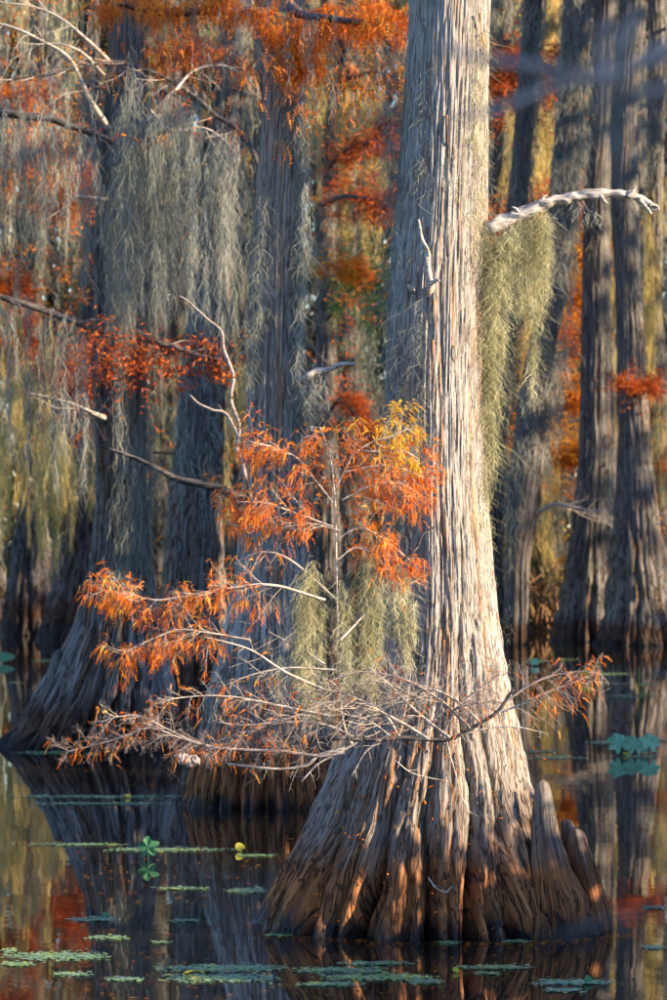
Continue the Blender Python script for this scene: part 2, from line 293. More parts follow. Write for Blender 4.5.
class Trunk:
    """fluted cypress trunk: silhouette from (z, centre x, radius) rows, lobes and creases cut into it"""
    def __init__(s, prof, Y, ztop, lean=0.0):
        p = sorted(prof); z = np.array([q[0] for q in p]); c = np.array([q[1] for q in p]); r = np.array([q[2] for q in p])
        if z[-1] < ztop:
            k = (c[-1]-c[-2])/(z[-1]-z[-2])*.6; dz = ztop-z[-1]
            z = np.append(z, ztop); c = np.append(c, c[-1]+k*dz); r = np.append(r, r[-1]*.62)
        zz = np.linspace(z[0]-.6, z[-1], 500); w = max(3, int(500*.16/(z[-1]-z[0])*1.2)); ker = np.hanning(2*w+1); ker /= ker.sum()
        def sm(v):
            v = np.interp(zz, z, v); lo = v[0]+(v[1:w+1][::-1]-v[0])*-1
            e = np.concatenate([lo, v, np.full(w, v[-1])]); return np.convolve(e, ker, 'valid')
        s.zz, s.c, s.r = zz, sm(c), sm(r); s.Y = Y; s.lean = lean; s.z0, s.z1 = -.35, ztop
    def at(s, z): return np.interp(z, s.zz, s.c), np.interp(z, s.zz, s.r)
    def yc(s, z): return s.Y+s.lean*np.maximum(z, 0)
    def surf(s, px, py, out=.0):                         # front surface point seen at a photo position
        Y = s.Y
        for _ in range(3):
            P = at(px, py, Y); c, r = s.at(P[2]); dx = P[0]-c; Y = s.yc(P[2])-math.sqrt(max(r*r-dx*dx, (r*.15)**2))
        P = at(px, py, Y); P[1] -= out; return P
    def build(s, name, mat, parent, nth, nz, seed, lobes=13, A0=.35, hz=1.0, A1=.04, ridges=9, rd=.012, zpow=1.5, zm=2.6):
        rs = np.random.RandomState(seed)
        if isinstance(lobes, int):
            a = np.cumsum(rs.uniform(.6, 1.4, lobes)); a = a/a[-1]*2*math.pi-math.pi; B = np.concatenate([[-math.pi], a])
        else:
            l = np.radians(np.array(sorted(lobes))); m = (l[1:]+l[:-1])/2; e = (l[-1]+l[0]+2*math.pi)/2
            B = np.concatenate([[e-2*math.pi], m, [e]])
        off = rs.uniform(0, .16, len(B)-1)
        z = s.z0+(s.z1-s.z0)*np.linspace(0, 1, nz)**zpow; th = np.linspace(-math.pi, math.pi, nth, endpoint=False)
        Z, TH = np.meshgrid(z, th, indexing='ij'); zp = np.maximum(Z, 0)
        c, R = s.at(Z)
        ct, st = np.cos(TH), np.sin(TH)
        q = TH+.10*noise(ct*2+seed, st*2, Z*1.3)+.05*noise(ct*5, st*5+seed, Z*3)
        q = (q-B[0]) % (2*math.pi)+B[0]
        i = np.clip(np.searchsorted(B, q, 'right')-1, 0, len(B)-2); u = 2*(q-B[i])/(B[i+1]-B[i])-1
        crease = .65*np.abs(u)**2.2+.6*np.abs(u)**9; A = A0*np.exp(-zp/hz)+A1*(.6+.4*noise(0*Z, 0*Z+seed, Z*.6))
        sec = np.abs(2*((u*1.35+noise(ct*3, st*3, Z*.8+seed)*.5) % 1)-1)**2
        R2 = R*(1+.06*np.exp(-zp/hz))*(1-A*(crease*.8+off[i]*(1-u*u))-A*.28*sec*np.clip(1-zp/(hz*1.6), 0, 1))
        R2 *= 1+.035*noise(ct*1.5, st*1.5+seed, Z*1.1)
        k = ridges; n1 = noise(ct*k+.5*noise(ct*k*.5, st*k*.5, Z*zm), st*k+seed, Z*zm); n2 = noise(ct*k*2.2, st*k*2.2, Z*zm*1.7+seed)
        fl = np.sqrt(np.maximum(R/R.min(), 1)); R2 = R2-rd*fl*np.exp(-(n1/.16)**2)+rd*.6*fl*n2
        fw = np.clip(R/np.percentile(R, 20)-1.15, 0, 1); n3 = noise(ct*k*2.7+.4*noise(ct*k, st*k, Z*zm*2), st*k*2.7+seed, Z*zm*3); R2 = R2-rd*2.2*fw*np.exp(-(n3/.2)**2)+rd*1.2*fw*noise(ct*k*1.2, st*k*1.2, Z*zm*5)
        R2 = R2+R*fw*(.018*noise(ct*7, st*7+seed, Z*2.2)+.010*noise(ct*16, st*16, Z*7+seed))
        X = c+R2*st; Yv = s.yc(Z)-R2*ct
        V = np.stack([X, Yv, Z], -1).reshape(-1, 3)
        a = np.arange(nz-1)[:, None]*nth; j = np.arange(nth)[None]; j2 = (j+1) % nth
        F = np.stack([a+j, a+j2, a+nth+j2, a+nth+j], -1).reshape(-1, 4)
        bark = np.stack([ct*k, st*k, Z*zm], -1).reshape(-1, 3)
        return mk(name, V, F, mat, parent, {'bark': bark, 'flare': np.clip(R/np.percentile(R, 20)-1.1, 0, 1).ravel()})
def trunk_px(rows, base_y, ztop, lean=0.0):
    """rows (py, x_left, x_right) from the photograph; base_y = where its front meets the water"""
    Yb = EYE*F_PX/(base_y-HOR); rb = (rows[-1][2]-rows[-1][1])/2*Yb/F_PX; Y = Yb+rb*.85
    pr = []
    for py, a, b in rows:
        P = at((a+b)/2, py, Y); pr.append((P[2], P[0], (b-a)/2*Y/F_PX))
    return Trunk(pr, Y, ztop, lean)

def twigs(T, poly, r, rs, n=10, ln=.25, levels=2, sides=3, plane=(1, .5, .35), up=.0, tips=None, start=.15, ang=.8):
    """side twigs along a branch polyline, recursively; collects points for needles in tips as (point, direction)"""
    poly = np.asarray(poly); k = len(poly)
    for q in range(n):
        f = start+(1-start)*(q+rs.uniform(0, 1))/n; x = f*(k-1); i = min(int(x), k-2); p = poly[i]+(poly[i+1]-poly[i])*(x-i)
        t = poly[i+1]-poly[i]; t = t/(np.linalg.norm(t)+1e-9)
        s = rs.normal(0, 1, 3)*np.array(plane); s -= t*np.dot(s, t); s /= np.linalg.norm(s)+1e-9
        d = t*(1-ang*.5)+s*ang; d[2] += up; d /= np.linalg.norm(d)
        l = ln*rs.uniform(.5, 1.3)*(1-.45*f); m = 4; P = [p]; dd = d.copy()
        for _ in range(m):
            dd = dd+rs.normal(0, .16, 3); dd /= np.linalg.norm(dd); P.append(P[-1]+dd*l/m)
        P = np.array(P); rr = r*.5
        T.add(P, rr, rr*.35, sides, cap=False)
        if tips is not None:
            for j in range(1, m+1): tips.append((P[j], dd))
            tips.append((P[-1], dd))
        if levels > 1: twigs(T, P, rr*.75, rs, max(2, n//3), l*.5, levels-1, sides, plane, up, tips, .2, ang)
def leafmesh(name, tips, per, mat, parent, rs, near=True, L=.07, W=.02, spread=.02, kind='stuff', droop=.5, label=None, **kw):
    P = np.repeat(np.array([t[0] for t in tips]), per, 0); D = np.repeat(np.array([t[1] for t in tips]), per, 0)
    P = P+rs.normal(0, spread, P.shape)
    V, F, t = needles_near(P, D, rs, L, **kw) if near else needles_far(P, L, W, rs, droop)
    o = mk(name, V, F, mat, parent, {'tint': t}, smooth=False, kind=kind)
    if label: o['label'] = label
    return o

# ---------------------------------------------------------------- water, bank
def water_material():
    m, n, out = new_mat('dark_swamp_water'); pos = N(n, 'ShaderNodeNewGeometry').outputs['Position']
    p = N(n, 'ShaderNodeBsdfPrincipled'); p.inputs['Base Color'].default_value = (.012, .010, .007, 1)
    p.inputs['Roughness'].default_value = .015; p.inputs['IOR'].default_value = 1.34
    a = tex(n, pos, 1.6, 2, .5, 0, mul=(1, .6, 1)); b = tex(n, pos, 7, 2)
    h = mth(n, 'ADD', a, mth(n, 'MULTIPLY', b, .12))
    bp = N(n, 'ShaderNodeBump'); bp.inputs['Strength'].default_value = 1; bp.inputs['Distance'].default_value = .0011
    n.links.new(h, bp.inputs['Height']); n.links.new(bp.outputs[0], p.inputs['Normal']); n.links.new(p.outputs[0], out.inputs[0]); return m
S = 1500.
mk('water', [(-S, -S, 0), (S, -S, 0), (S, S, 0), (-S, S, 0)], [(0, 1, 2, 3)], water_material(), kind='structure', smooth=False)
def ground_material():
    m, n, out = new_mat('leaf_litter_ground'); pos = N(n, 'ShaderNodeNewGeometry').outputs['Position']
    col = ramp(n, tex(n, pos, 2.2, 6, .7), [(.3, (.02, .015, .01)), (.5, (.06, .038, .022)), (.62, (.16, .07, .025)), (.75, (.05, .05, .02))])
    p = N(n, 'ShaderNodeBsdfPrincipled'); n.links.new(col, p.inputs['Base Color']); p.inputs['Roughness'].default_value = .9
    n.links.new(p.outputs[0], out.inputs[0]); return m
nx, ny = 160, 70
gx = np.linspace(-60, 60, nx); gy = 99+np.linspace(0, 1, ny)**1.6*110
GY, GX = np.meshgrid(gy, gx, indexing='ij')
GZ = -.25+.5*np.clip((GY-99-3*noise(GX*.25, GX*0, 0))/4, 0, 1)+.12*noise(GX*.7, GY*.5, 0)+.012*np.maximum(GY-105, 0)
gi = np.arange(ny-1)[:, None]*nx+np.arange(nx-1)[None]
mk('ground', np.stack([GX, GY, GZ], -1), np.stack([gi, gi+1, gi+nx+1, gi+nx], -1).reshape(-1, 4), ground_material(), kind='structure')
def gz(x, y):
    return float(-.25+.5*np.clip((y-99-3*noise(np.array(x*.25), np.array(0.), 0))/4, 0, 1)+.012*max(y-105, 0))


def tails_px(Y, rows):
    k = Y/F_PX; out = []
    for x, y, l, w_ in rows:
        P = at(x, y, Y); out.append((*P, l*k, w_*k))
    return out
def curtain(Y, x0, y0, x1, y1, l0, l1, w_, n, rs, dy=.0, jit=3):
    k = Y/F_PX; out = []
    for q in range(n):
        t = (q+rs.uniform(0, 1))/n; P = at(x0+(x1-x0)*t, y0+(y1-y0)*t+rs.uniform(-jit, jit), Y+rs.uniform(-1, 1)*dy)
        out.append((*P, (l0+(l1-l0)*rs.uniform(0, 1)**1.6)*k, w_*rs.uniform(.6, 1.35)*k))
    return out
def on_trunk(tr, spec, rs, n, l0, l1, w_, out=.03):
    """moss tails lying on the trunk's face; spec = (x0, x1, y0, y1) in the photo"""
    k = tr.Y/F_PX; o = []
    for _ in range(n):
        P = tr.surf(rs.uniform(spec[0], spec[1]), rs.uniform(spec[2], spec[3]), out)
        o.append((*P, rs.uniform(l0, l1)*k, w_*rs.uniform(.6, 1.3)*k))
    return o
def limb(name, pts, Y, r0, r1, mat, parent, sides=8, rough=.25, twn=0, twl=.3, seed=1, levels=2, tips=None, up=0., tr=None, label=None, tside=4):
    rs = np.random.RandomState(seed); T = Tubes(seed); P = T.add(path(pts, Y), r0, r1, sides, 6, rough)
    if twn: twigs(T, P, tr or max(r1, r0*.3), rs, twn, twl, levels, tside, up=up, tips=tips)
    o = T.mesh(name, mat, parent)
    if label: o['label'] = label
    return o, P

# ================================================================ the main cypress
rs = np.random.RandomState(11)
main = trunk_px([(0, 408, 490), (100, 403, 488), (200, 396, 487), (300, 388, 486), (400, 385, 486), (500, 384, 488), (560, 384, 492), (620, 378, 498),
                 (680, 366, 506), (730, 346, 517), (780, 324, 530), (830, 300, 543), (880, 270, 560), (940, 244, 586)], 940, 11.0)
cx, _ = main.at(0)
t_main = thing('bald_cypress', (float(cx), main.Y, 0), 'large pale grey cypress with sunlit trunk and broad fluted base in front of all others', 'tree')
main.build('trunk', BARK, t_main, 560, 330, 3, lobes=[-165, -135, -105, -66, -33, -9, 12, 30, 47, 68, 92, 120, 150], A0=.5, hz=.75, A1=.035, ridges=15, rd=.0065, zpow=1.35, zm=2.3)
MY = main.Y
# broken grey limb on the right
T = Tubes(5); P = T.add(path([(474, 232, .15), (487, 229), (505, 221), (522, 214), (545, 204), (565, 199), (585, 195), (612, 193), (632, 196), (645, 202), (655, 209)], MY-.1), .046, .020, 12, 7, .5)
for pts in ([(545, 205), (543, 198), (547, 195)], [(628, 196), (634, 190), (636, 187)], [(650, 205), (657, 206), (659, 211)], [(640, 200), (650, 212), (651, 216)], [(600, 195), (604, 201), (608, 204)], [(520, 215), (516, 209), (512, 207)]):
    T.add(path(pts, MY-.12), .014, .005, 6, 3, .4)
o = T.mesh('dead_limb', DEAD, t_main); o['label'] = 'bleached grey limb stub reaching over the water, broken at its tip'
r_ = np.random.RandomState(21)
tl = curtain(MY-.1, 484, 232, 522, 218, 70, 120, 13, 11, r_, .1)+curtain(MY-.1, 520, 214, 548, 205, 50, 120, 11, 9, r_, .1)
tl += tails_px(MY-.1, [(486, 330, 190, 7), (492, 300, 180, 8), (490, 240, 260, 8), (534, 300, 110, 6), (488, 240, 200, 10), (495, 245, 170, 10), (484, 300, 150, 8), (531, 230, 165, 8), (538, 225, 120, 9), (546, 215, 95, 8), (510, 225, 70, 14), (484, 420, 90, 6), (486, 490, 90, 5), (503, 260, 120, 7)])
moss('moss_festoon', tl, 1300, 6, .0042, MOSSY2, t_main, 22, curl=.9, lat=.5, fr=(.05, .17), label='yellow grey moss curtain hanging from the broken limb')
tl = curtain(MY-.12, 553, 204, 600, 196, 12, 36, 7, 7, r_, .05)+curtain(MY-.12, 630, 198, 640, 202, 15, 32, 6, 3, r_, .05)
moss('moss_festoon', tl, 560, 5, .004, MOSSG, t_main, 23, curl=.9, lat=.6, fr=(.15, .5), label='thin moss tufts under the outer end of the broken limb')
# moss and fuzz on the trunk
tl = on_trunk(main, (473, 487, 20, 250), r_, 46, 20, 60, 9, .02)+on_trunk(main, (452, 482, 60, 200), r_, 26, 15, 55, 7, .01)
tl += on_trunk(main, (478, 489, 240, 620), r_, 46, 15, 50, 5, .01)
moss('moss', tl, 300, 5, .0038, MOSSY, t_main, 24, curl=.9, lat=.7, fr=(.12, .4))
tl = on_trunk(main, (383, 404, 20, 540), r_, 190, 20, 80, 7, .02)+on_trunk(main, (405, 480, 0, 700), r_, 120, 8, 30, 3.5, .004)+on_trunk(main, (418, 424, 60, 180), r_, 12, 25, 60, 7, .02)
tl += on_trunk(main, (430, 455, 150, 260), r_, 16, 15, 40, 7, .01)+on_trunk(main, (400, 430, 330, 460), r_, 16, 30, 80, 8, .02)+on_trunk(main, (413, 422, 280, 330), r_, 8, 40, 120, 8, .02)
tl += on_trunk(main, (492, 512, 600, 720), r_, 20, 8, 22, 4, .0)
moss('moss', tl, 250, 5, .0036, MOSSG, t_main, 25, curl=.9, lat=.7, fr=(.12, .4))
# broken snag and peeled strips
def on_main(px, py, out=.02): return main.surf(px, py, out)
T = Tubes(8); T.add([on_main(430, 294, -.02), on_main(431, 284, .045), on_main(428, 270, .07), on_main(427, 252, .09), on_main(421, 238, .10), on_main(418, 221, .12)], .024, .005, 9, 5, .7)
T.add([on_main(430, 285, .05), on_main(436, 281, .09), on_main(439, 282, .12)], .014, .006, 6, 3, .4)
T.mesh('broken_snag', TWIG, t_main)
T = Tubes(9); T.add([on_main(413, 292, 0), on_main(411, 289, .05), on_main(408, 286, .07)], .014, .010, 7, 3, .4); T.mesh('broken_snag', DEAD, t_main)
for i, (x, y, l, w_, cu) in enumerate([(480, 14, 34, 3.2, 6), (482, 34, 30, 3, 7), (434, 300, 26, 2.6, 1.5), (433, 340, 40, 2.4, -2), (408, 370, 30, 2.2, -4), (447, 115, 30, 1.8, 1), (455, 345, 16, 2, 2), (424, 560, 30, 1.8, 1), (470, 700, 40, 1.6, 5), (444, 640, 36, 1.4, 1)]):
    n = 9; V = []; k = MY/F_PX
    for q in range(n):
        t = q/(n-1); p = on_main(x+cu*t*t, y+l*t, .012+(.03*(1-t) if i < 3 else .008*math.sin(3*t))); ww = w_*k*(1-.6*t)*(.6+.4*math.sin(2+5*t))
        V += [p+[-ww/2, 0, 0], p+[ww/2, 0, 0], p+[ww/2, .008, 0], p+[-ww/2, .008, 0]]
    F = []
    for q in range(n-1):
        b = q*4; F += [(b+a, b+(a+1) % 4, b+4+(a+1) % 4, b+4+a) for a in range(4)]
    mk('bark_strip', V, F, PEEL, t_main)
# knees joined to the buttress on the right
def knee(name, pts, Yk, parent, seed, mat=BARK, label=None):
    """pts: (px, py, half width px)"""
    k = Yk/F_PX; R_ = np.random.RandomState(seed); n = 26; m = 36; P = catmull(np.array([[*at(a, b, Yk), c*k] for a, b, c in pts]), 6); n = len(P)
    th = np.arange(m)*2*math.pi/m; lob = 1+.13*np.cos(th*3+seed)+.09*np.cos(th*5+2*seed)
    t = np.linspace(0, 1, n)[:, None]; R = P[:, 3:4]*(1+(lob-1)[None]*(.4+t))*(1+.10*noise(np.cos(th)[None]*2+seed, np.sin(th)[None]*2, P[:, 2:3]*9)) 
    R = R*(1-.05*np.exp(-(noise(np.cos(th)[None]*4, np.sin(th)[None]*4+seed, P[:, 2:3]*4)/.15)**2))
    V = np.stack([P[:, 0:1]+R*np.sin(th), P[:, 1:2]-R*np.cos(th), P[:, 2:3]+0*R], -1).reshape(-1, 3); V = np.vstack([V, [[P[0, 0], P[0, 1], P[0, 2]+P[0, 3]*.5]]])
    a = np.arange(n-1)[:, None]*m; j = np.arange(m)[None]; j2 = (j+1) % m
    F = np.stack([a+j2, a+j, a+m+j, a+m+j2], -1).reshape(-1, 4); c = n*m
    F = np.vstack([F[:, [0, 1, 2]], F[:, [0, 2, 3]], [[c, (q+1) % m, q][::-1] for q in range(m)]])
    b = np.stack([np.cos(th)[None]*2.6+0*R, np.sin(th)[None]*2.6+0*R, np.repeat(P[:, 2:3]*2.4+seed, m, 1)], -1).reshape(-1, 3); b = np.vstack([b, b[:1]])
    o = mk(name, V, F, mat, parent, {'bark': b})
    if label: o['label'] = label
    return o
knee('cypress_knee', [(543, 781, 2.5), (543, 785, 6), (543, 800, 9), (544, 830, 13), (551, 870, 20), (560, 910, 27), (563, 945, 31), (563, 975, 32)], MY-.42, t_main, 3, label='tall rounded knee beside the fluted base')
knee('cypress_knee', [(566, 820, 3), (567, 823, 6), (569, 835, 8), (572, 860, 11), (579, 900, 17), (580, 945, 20), (580, 975, 20)], MY-.1, t_main, 5)
knee('cypress_knee', [(575, 828, 3), (576, 832, 8), (578, 850, 13), (585, 880, 16), (592, 915, 19), (596, 945, 21), (596, 975, 21)], MY-.25, t_main, 6, label='short knee with a worn pinkish top, outermost by the water')
knee('cypress_knee', [(540, 913, 2), (540, 916, 5), (541, 925, 8), (541, 945, 11), (541, 970, 12)], MY-.75, t_main, 8, label='small round knee at the foot of the flutes')
knee('cypress_knee', [(528, 850, 3), (526, 856, 7), (524, 880, 12), (524, 915, 16), (524, 945, 18), (524, 970, 18)], MY-.35, t_main, 9)

# ================================================================ middle cypress behind it
mid = trunk_px([(0, 268, 303), (100, 262, 303), (200, 256, 303), (300, 249, 303), (400, 247, 303), (500, 243, 306), (600, 230, 313), (680, 212, 322), (740, 197, 330), (780, 188, 335), (810, 182, 342)], 810, 12.5)
cx, _ = mid.at(0)
t_mid = thing('bald_cypress', (float(cx), mid.Y, 0), 'grey cypress half hidden behind the sunlit trunk, its dark foot in the water', 'tree')
mid.build('trunk', BARK, t_mid, 250, 170, 13, lobes=15, A0=.42, hz=1.0, A1=.06, ridges=10, rd=.014, zpow=1.3, zm=1.1)
QY = mid.Y-mid.at(4)[1]
r_ = np.random.RandomState(31)
o, P = limb('dead_limb', [(252, 500, .3), (238, 496), (222, 490), (205, 485), (180, 480), (160, 470), (135, 458), (112, 450), (100, 445)], QY, .05, .008, DARKW, t_mid, 8, .4, 10, .35, 32, 2, tr=.008, label='dark bare limb pointing left over the water')
o, P = limb('dead_limb', [(296, 382, .3), (305, 378), (315, 372), (330, 369), (342, 364), (355, 364)], QY-.1, .035, .016, DEAD, t_mid, 8, .3)
moss('moss_festoon', curtain(QY-.1, 305, 376, 330, 370, 40, 75, 12, 8, r_, .1), 360, 4, .007, MOSSG, t_mid, 33, curl=.7, lat=.5)
o, P = limb('dead_limb', [(250, 500, .4), (247, 485, .1), (243, 468), (237, 448), (239, 425), (231, 400), (233, 375), (224, 350), (221, 331), (206, 318), (190, 303), (180, 296)], QY-.35, .024, .007, TWIGR, t_mid, 9, .3, label='pale crooked dead stem leaning against the trunk')
limb('dead_limb', [(238, 436, 0), (226, 414), (212, 410), (198, 403), (190, 395)], QY-.35, .018, .006, TWIGR, t_mid, 7, .3, 4, .12, 36, 1)
tl = on_trunk(mid, (294, 304, 40, 420), r_, 40, 40, 110, 6, .04)+on_trunk(mid, (248, 257, 180, 360), r_, 18, 30, 90, 6, .04)+on_trunk(mid, (262, 300, 0, 250), r_, 12, 30, 90, 3.5, .02)
tl += tails_px(QY-.1, [(262, 185, 150, 10), (257, 230, 120, 10), (253, 280, 120, 9), (248, 320, 90, 9), (303, 100, 190, 10), (306, 180, 150, 9), (301, 250, 160, 9), (305, 60, 120, 9)])
moss('moss', tl, 300, 4, .006, MOSSG, t_mid, 37, curl=.6, lat=.25, fr=(.1, .3))

# ================================================================ left cypress with the sweeping buttress
left = trunk_px([(60, 108, 142), (150, 100, 146), (250, 94, 148), (400, 92, 148), (480, 95, 146), (540, 92, 149), (590, 84, 156), (630, 70, 163), (670, 50, 172), (710, 24, 180), (750, -6, 188)], 750, 13.5)
cx, _ = left.at(0)
t_left = thing('bald_cypress', (float(cx), left.Y, 0), 'shaded cypress draped in grey moss, its buttress sweeping wide to the left', 'tree')
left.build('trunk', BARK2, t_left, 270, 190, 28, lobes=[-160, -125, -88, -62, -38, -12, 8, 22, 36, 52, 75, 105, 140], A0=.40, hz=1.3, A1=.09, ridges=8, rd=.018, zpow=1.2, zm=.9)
LY = left.Y-left.at(5)[1]
r_ = np.random.RandomState(41)
knee('cypress_knee', [(59, 650, 2), (58, 654, 5), (55, 670, 7), (50, 690, 9), (42, 720, 11), (38, 752, 12)], LY+.2, t_left, 12, BARK2)
tipsr = []
BL = [([(262, 172, -.3), (250, 145), (235, 128), (215, 115), (195, 97), (180, 86), (160, 75), (138, 68), (120, 62), (100, 64), (80, 68), (50, 74), (8, 80)], .035, .012, 22, 'dark bare branch with pale drooping twigs crossing high over the left trunk'),
      ([(-60, 108, .2), (0, 112), (30, 117), (50, 119), (75, 127), (98, 135), (112, 142)], .05, .035, 6, None),
      ([(112, 165, .4), (132, 152), (145, 145), (158, 139), (172, 130)], .09, .04, 3, 'thick dark broken stub high on the left trunk'),
      ([(-40, 290, .2), (0, 297), (30, 306), (60, 316), (95, 328)], .028, .045, 8, None),
      ([(130, 330, .4), (150, 340), (175, 347), (205, 357), (235, 362)], .045, .018, 10, None),
      ([(104, 418, .3), (90, 412), (75, 405), (55, 399), (28, 393)], .028, .007, 7, None),
      ([(108, 128, .3), (90, 100), (70, 60), (40, 40), (5, 25), (-30, 20)], .03, .008, 12, None),
      ([(108, 60, .3), (85, 38), (60, 18), (30, 6), (-10, 2)], .02, .006, 12, None),
      ([(104, 75, .3), (78, 50), (45, 44), (10, 60)], .016, .005, 9, None),
      ([(175, 90, -.2), (195, 70), (225, 66), (250, 80)], .014, .004, 9, None),
      ([(150, 110, -.2), (172, 130), (205, 128), (232, 150), (238, 190)], .014, .004, 9, None),
      ([(110, 200, .3), (85, 197), (72, 199), (58, 218)], .022, .008, 4, None)]
for i, (pts, r0, r1, ntw, lab) in enumerate(BL):
    o, P = limb('limb', pts, LY-.4, r0, r1, DARKW if i in (0, 1, 2, 3, 4) else TWIG, t_left, 8, .35, 0)
    if lab: o['label'] = lab
    T2 = Tubes(60+i); twigs(T2, P, .010, np.random.RandomState(90+i), ntw, .6, 2, 4, up=-.35, tips=tipsr if i == 4 else None)
    T2.mesh('twig', TWIG, o, kind='stuff')
leafmesh('foliage', [(np.array(at(x, y, LY-.5)), np.array([0, 0, -1.])) for x, y in zip(r_.normal(124, 17, 90), r_.normal(355, 19, 90))], 9, REDN, t_left, r_, False, .085, .02, .10, label='rusty red needles against the moss')
leafmesh('foliage', tipsr, 5, REDN, t_left, r_, False, .085, .02, .08)
tl = on_trunk(left, (116, 150, 90, 560), r_, 70, 50, 170, 6, .06)+on_trunk(left, (94, 112, 90, 480), r_, 7, 40, 120, 4, .04)
tl += tails_px(LY-.3, [(x, y, l, w_) for x, y, l, w_ in zip(r_.uniform(108, 165, 30), r_.uniform(70, 270, 30), r_.uniform(60, 190, 30), r_.uniform(5, 9, 30))])
tl += tails_px(LY-.55, [(130, 80, 270, 13), (136, 95, 250, 13), (127, 120, 210, 12), (140, 150, 170, 12), (133, 60, 180, 12)])
moss('moss', tl, 180, 4, .0075, MOSSG, t_left, 42, curl=.35, lat=.05)
tl = curtain(LY-.3, 150, 95, 240, 150, 60, 210, 7, 42, r_, .6, 25)+curtain(LY-.2, 155, 200, 225, 230, 50, 160, 6, 14, r_, .6, 30)
moss('moss_festoon', tl, 220, 4, .0078, MOSSG, t_left, 43, curl=.35, lat=.05, label='grey moss curtain to the right of the left trunk')
tl = curtain(LY-.3, -10, 105, 100, 135, 40, 220, 7, 36, r_, .6, 25)+curtain(LY, -10, 40, 100, 60, 40, 160, 7, 18, r_, .8, 20)+curtain(LY, -10, 295, 90, 320, 40, 190, 7, 16, r_, .8, 10)
moss('moss_festoon', tl, 190, 4, .0078, MOSSG, t_left, 44, curl=.35, lat=.05, label='grey moss tails hanging at the far left')
tl = on_trunk(left, (100, 150, 470, 600), r_, 40, 20, 70, 6, .05)
moss('moss', tl, 100, 4, .010, MOSSG, t_left, 45, curl=.6, lat=.4)

# ================================================================ other cypresses of the stand, further back
def stand_tree(rows, base, ztop, mat, label, seed, lobes=12, A0=.26, hz=2.2, mossn=40, mossx=None, mmat=None, A1=.10, cat='tree', zm=1.2, ridges=6, mw=9):
    tr = trunk_px(rows, base, ztop); cx, _ = tr.at(0); th_ = thing('bald_cypress', (float(cx), tr.Y, 0), label, cat)
    tr.build('trunk', mat, th_, 112, 72, seed, lobes=lobes, A0=A0, hz=hz, A1=A1, ridges=ridges, rd=.03, zpow=1.3, zm=zm)
    R_ = np.random.RandomState(seed)
    if mossn:
        o = []
        for _ in range(mossn):
            py = R_.uniform(-20, 470); z = at(0, py, tr.Y)[2]; c, r = tr.at(z); px = MIDX+(c+r*R_.uniform(-1.1, 1.1))*F_PX/tr.Y
            P = at(px, py, tr.Y-r*R_.uniform(.7, 1.1)); o.append((*P, R_.uniform(30, 120)*tr.Y/F_PX, mw*R_.uniform(.6, 1.3)*tr.Y/F_PX))
        moss('moss', o, 60, 3, .018, mmat or MOSSB, th_, seed+1, curl=.4, lat=.22)
    return th_, tr
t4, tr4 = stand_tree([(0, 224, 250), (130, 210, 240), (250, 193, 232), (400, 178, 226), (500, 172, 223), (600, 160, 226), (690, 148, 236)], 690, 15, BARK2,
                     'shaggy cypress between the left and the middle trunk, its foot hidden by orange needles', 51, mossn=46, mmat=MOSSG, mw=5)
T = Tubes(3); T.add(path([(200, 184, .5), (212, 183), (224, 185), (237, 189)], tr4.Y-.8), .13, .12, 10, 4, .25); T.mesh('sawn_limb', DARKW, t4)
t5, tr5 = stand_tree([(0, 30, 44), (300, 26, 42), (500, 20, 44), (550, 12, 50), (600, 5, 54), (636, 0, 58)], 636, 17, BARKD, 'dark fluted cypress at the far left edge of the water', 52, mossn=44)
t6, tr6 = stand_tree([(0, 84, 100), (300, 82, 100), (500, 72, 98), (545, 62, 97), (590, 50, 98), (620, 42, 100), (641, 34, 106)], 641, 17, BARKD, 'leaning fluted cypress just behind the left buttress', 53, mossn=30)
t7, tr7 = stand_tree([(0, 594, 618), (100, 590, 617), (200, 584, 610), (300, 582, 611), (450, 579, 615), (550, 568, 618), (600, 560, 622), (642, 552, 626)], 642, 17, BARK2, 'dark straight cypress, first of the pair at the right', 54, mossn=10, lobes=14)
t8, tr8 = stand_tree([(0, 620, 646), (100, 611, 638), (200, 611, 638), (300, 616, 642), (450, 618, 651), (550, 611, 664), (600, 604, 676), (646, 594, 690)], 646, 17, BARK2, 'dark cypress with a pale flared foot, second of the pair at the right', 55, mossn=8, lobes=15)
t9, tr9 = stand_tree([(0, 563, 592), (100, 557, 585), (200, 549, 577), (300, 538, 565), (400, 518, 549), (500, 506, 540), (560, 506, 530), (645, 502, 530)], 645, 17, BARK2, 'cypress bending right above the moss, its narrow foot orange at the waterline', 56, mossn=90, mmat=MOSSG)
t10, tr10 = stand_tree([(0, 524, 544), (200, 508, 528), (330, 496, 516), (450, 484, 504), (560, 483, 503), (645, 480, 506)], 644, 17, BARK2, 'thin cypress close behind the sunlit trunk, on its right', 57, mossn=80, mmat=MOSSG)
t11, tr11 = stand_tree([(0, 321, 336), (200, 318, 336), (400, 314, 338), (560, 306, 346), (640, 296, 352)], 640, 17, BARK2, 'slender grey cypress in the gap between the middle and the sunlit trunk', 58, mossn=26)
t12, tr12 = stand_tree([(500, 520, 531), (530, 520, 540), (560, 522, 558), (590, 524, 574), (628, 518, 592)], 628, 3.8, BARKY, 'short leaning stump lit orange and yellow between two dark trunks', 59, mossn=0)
t13, tr13 = stand_tree([(0, 648, 666), (300, 646, 662), (450, 645, 668), (560, 640, 676), (632, 634, 690)], 632, 17, BARK2, 'dark cypress at the right edge, behind the pair', 60, mossn=24)
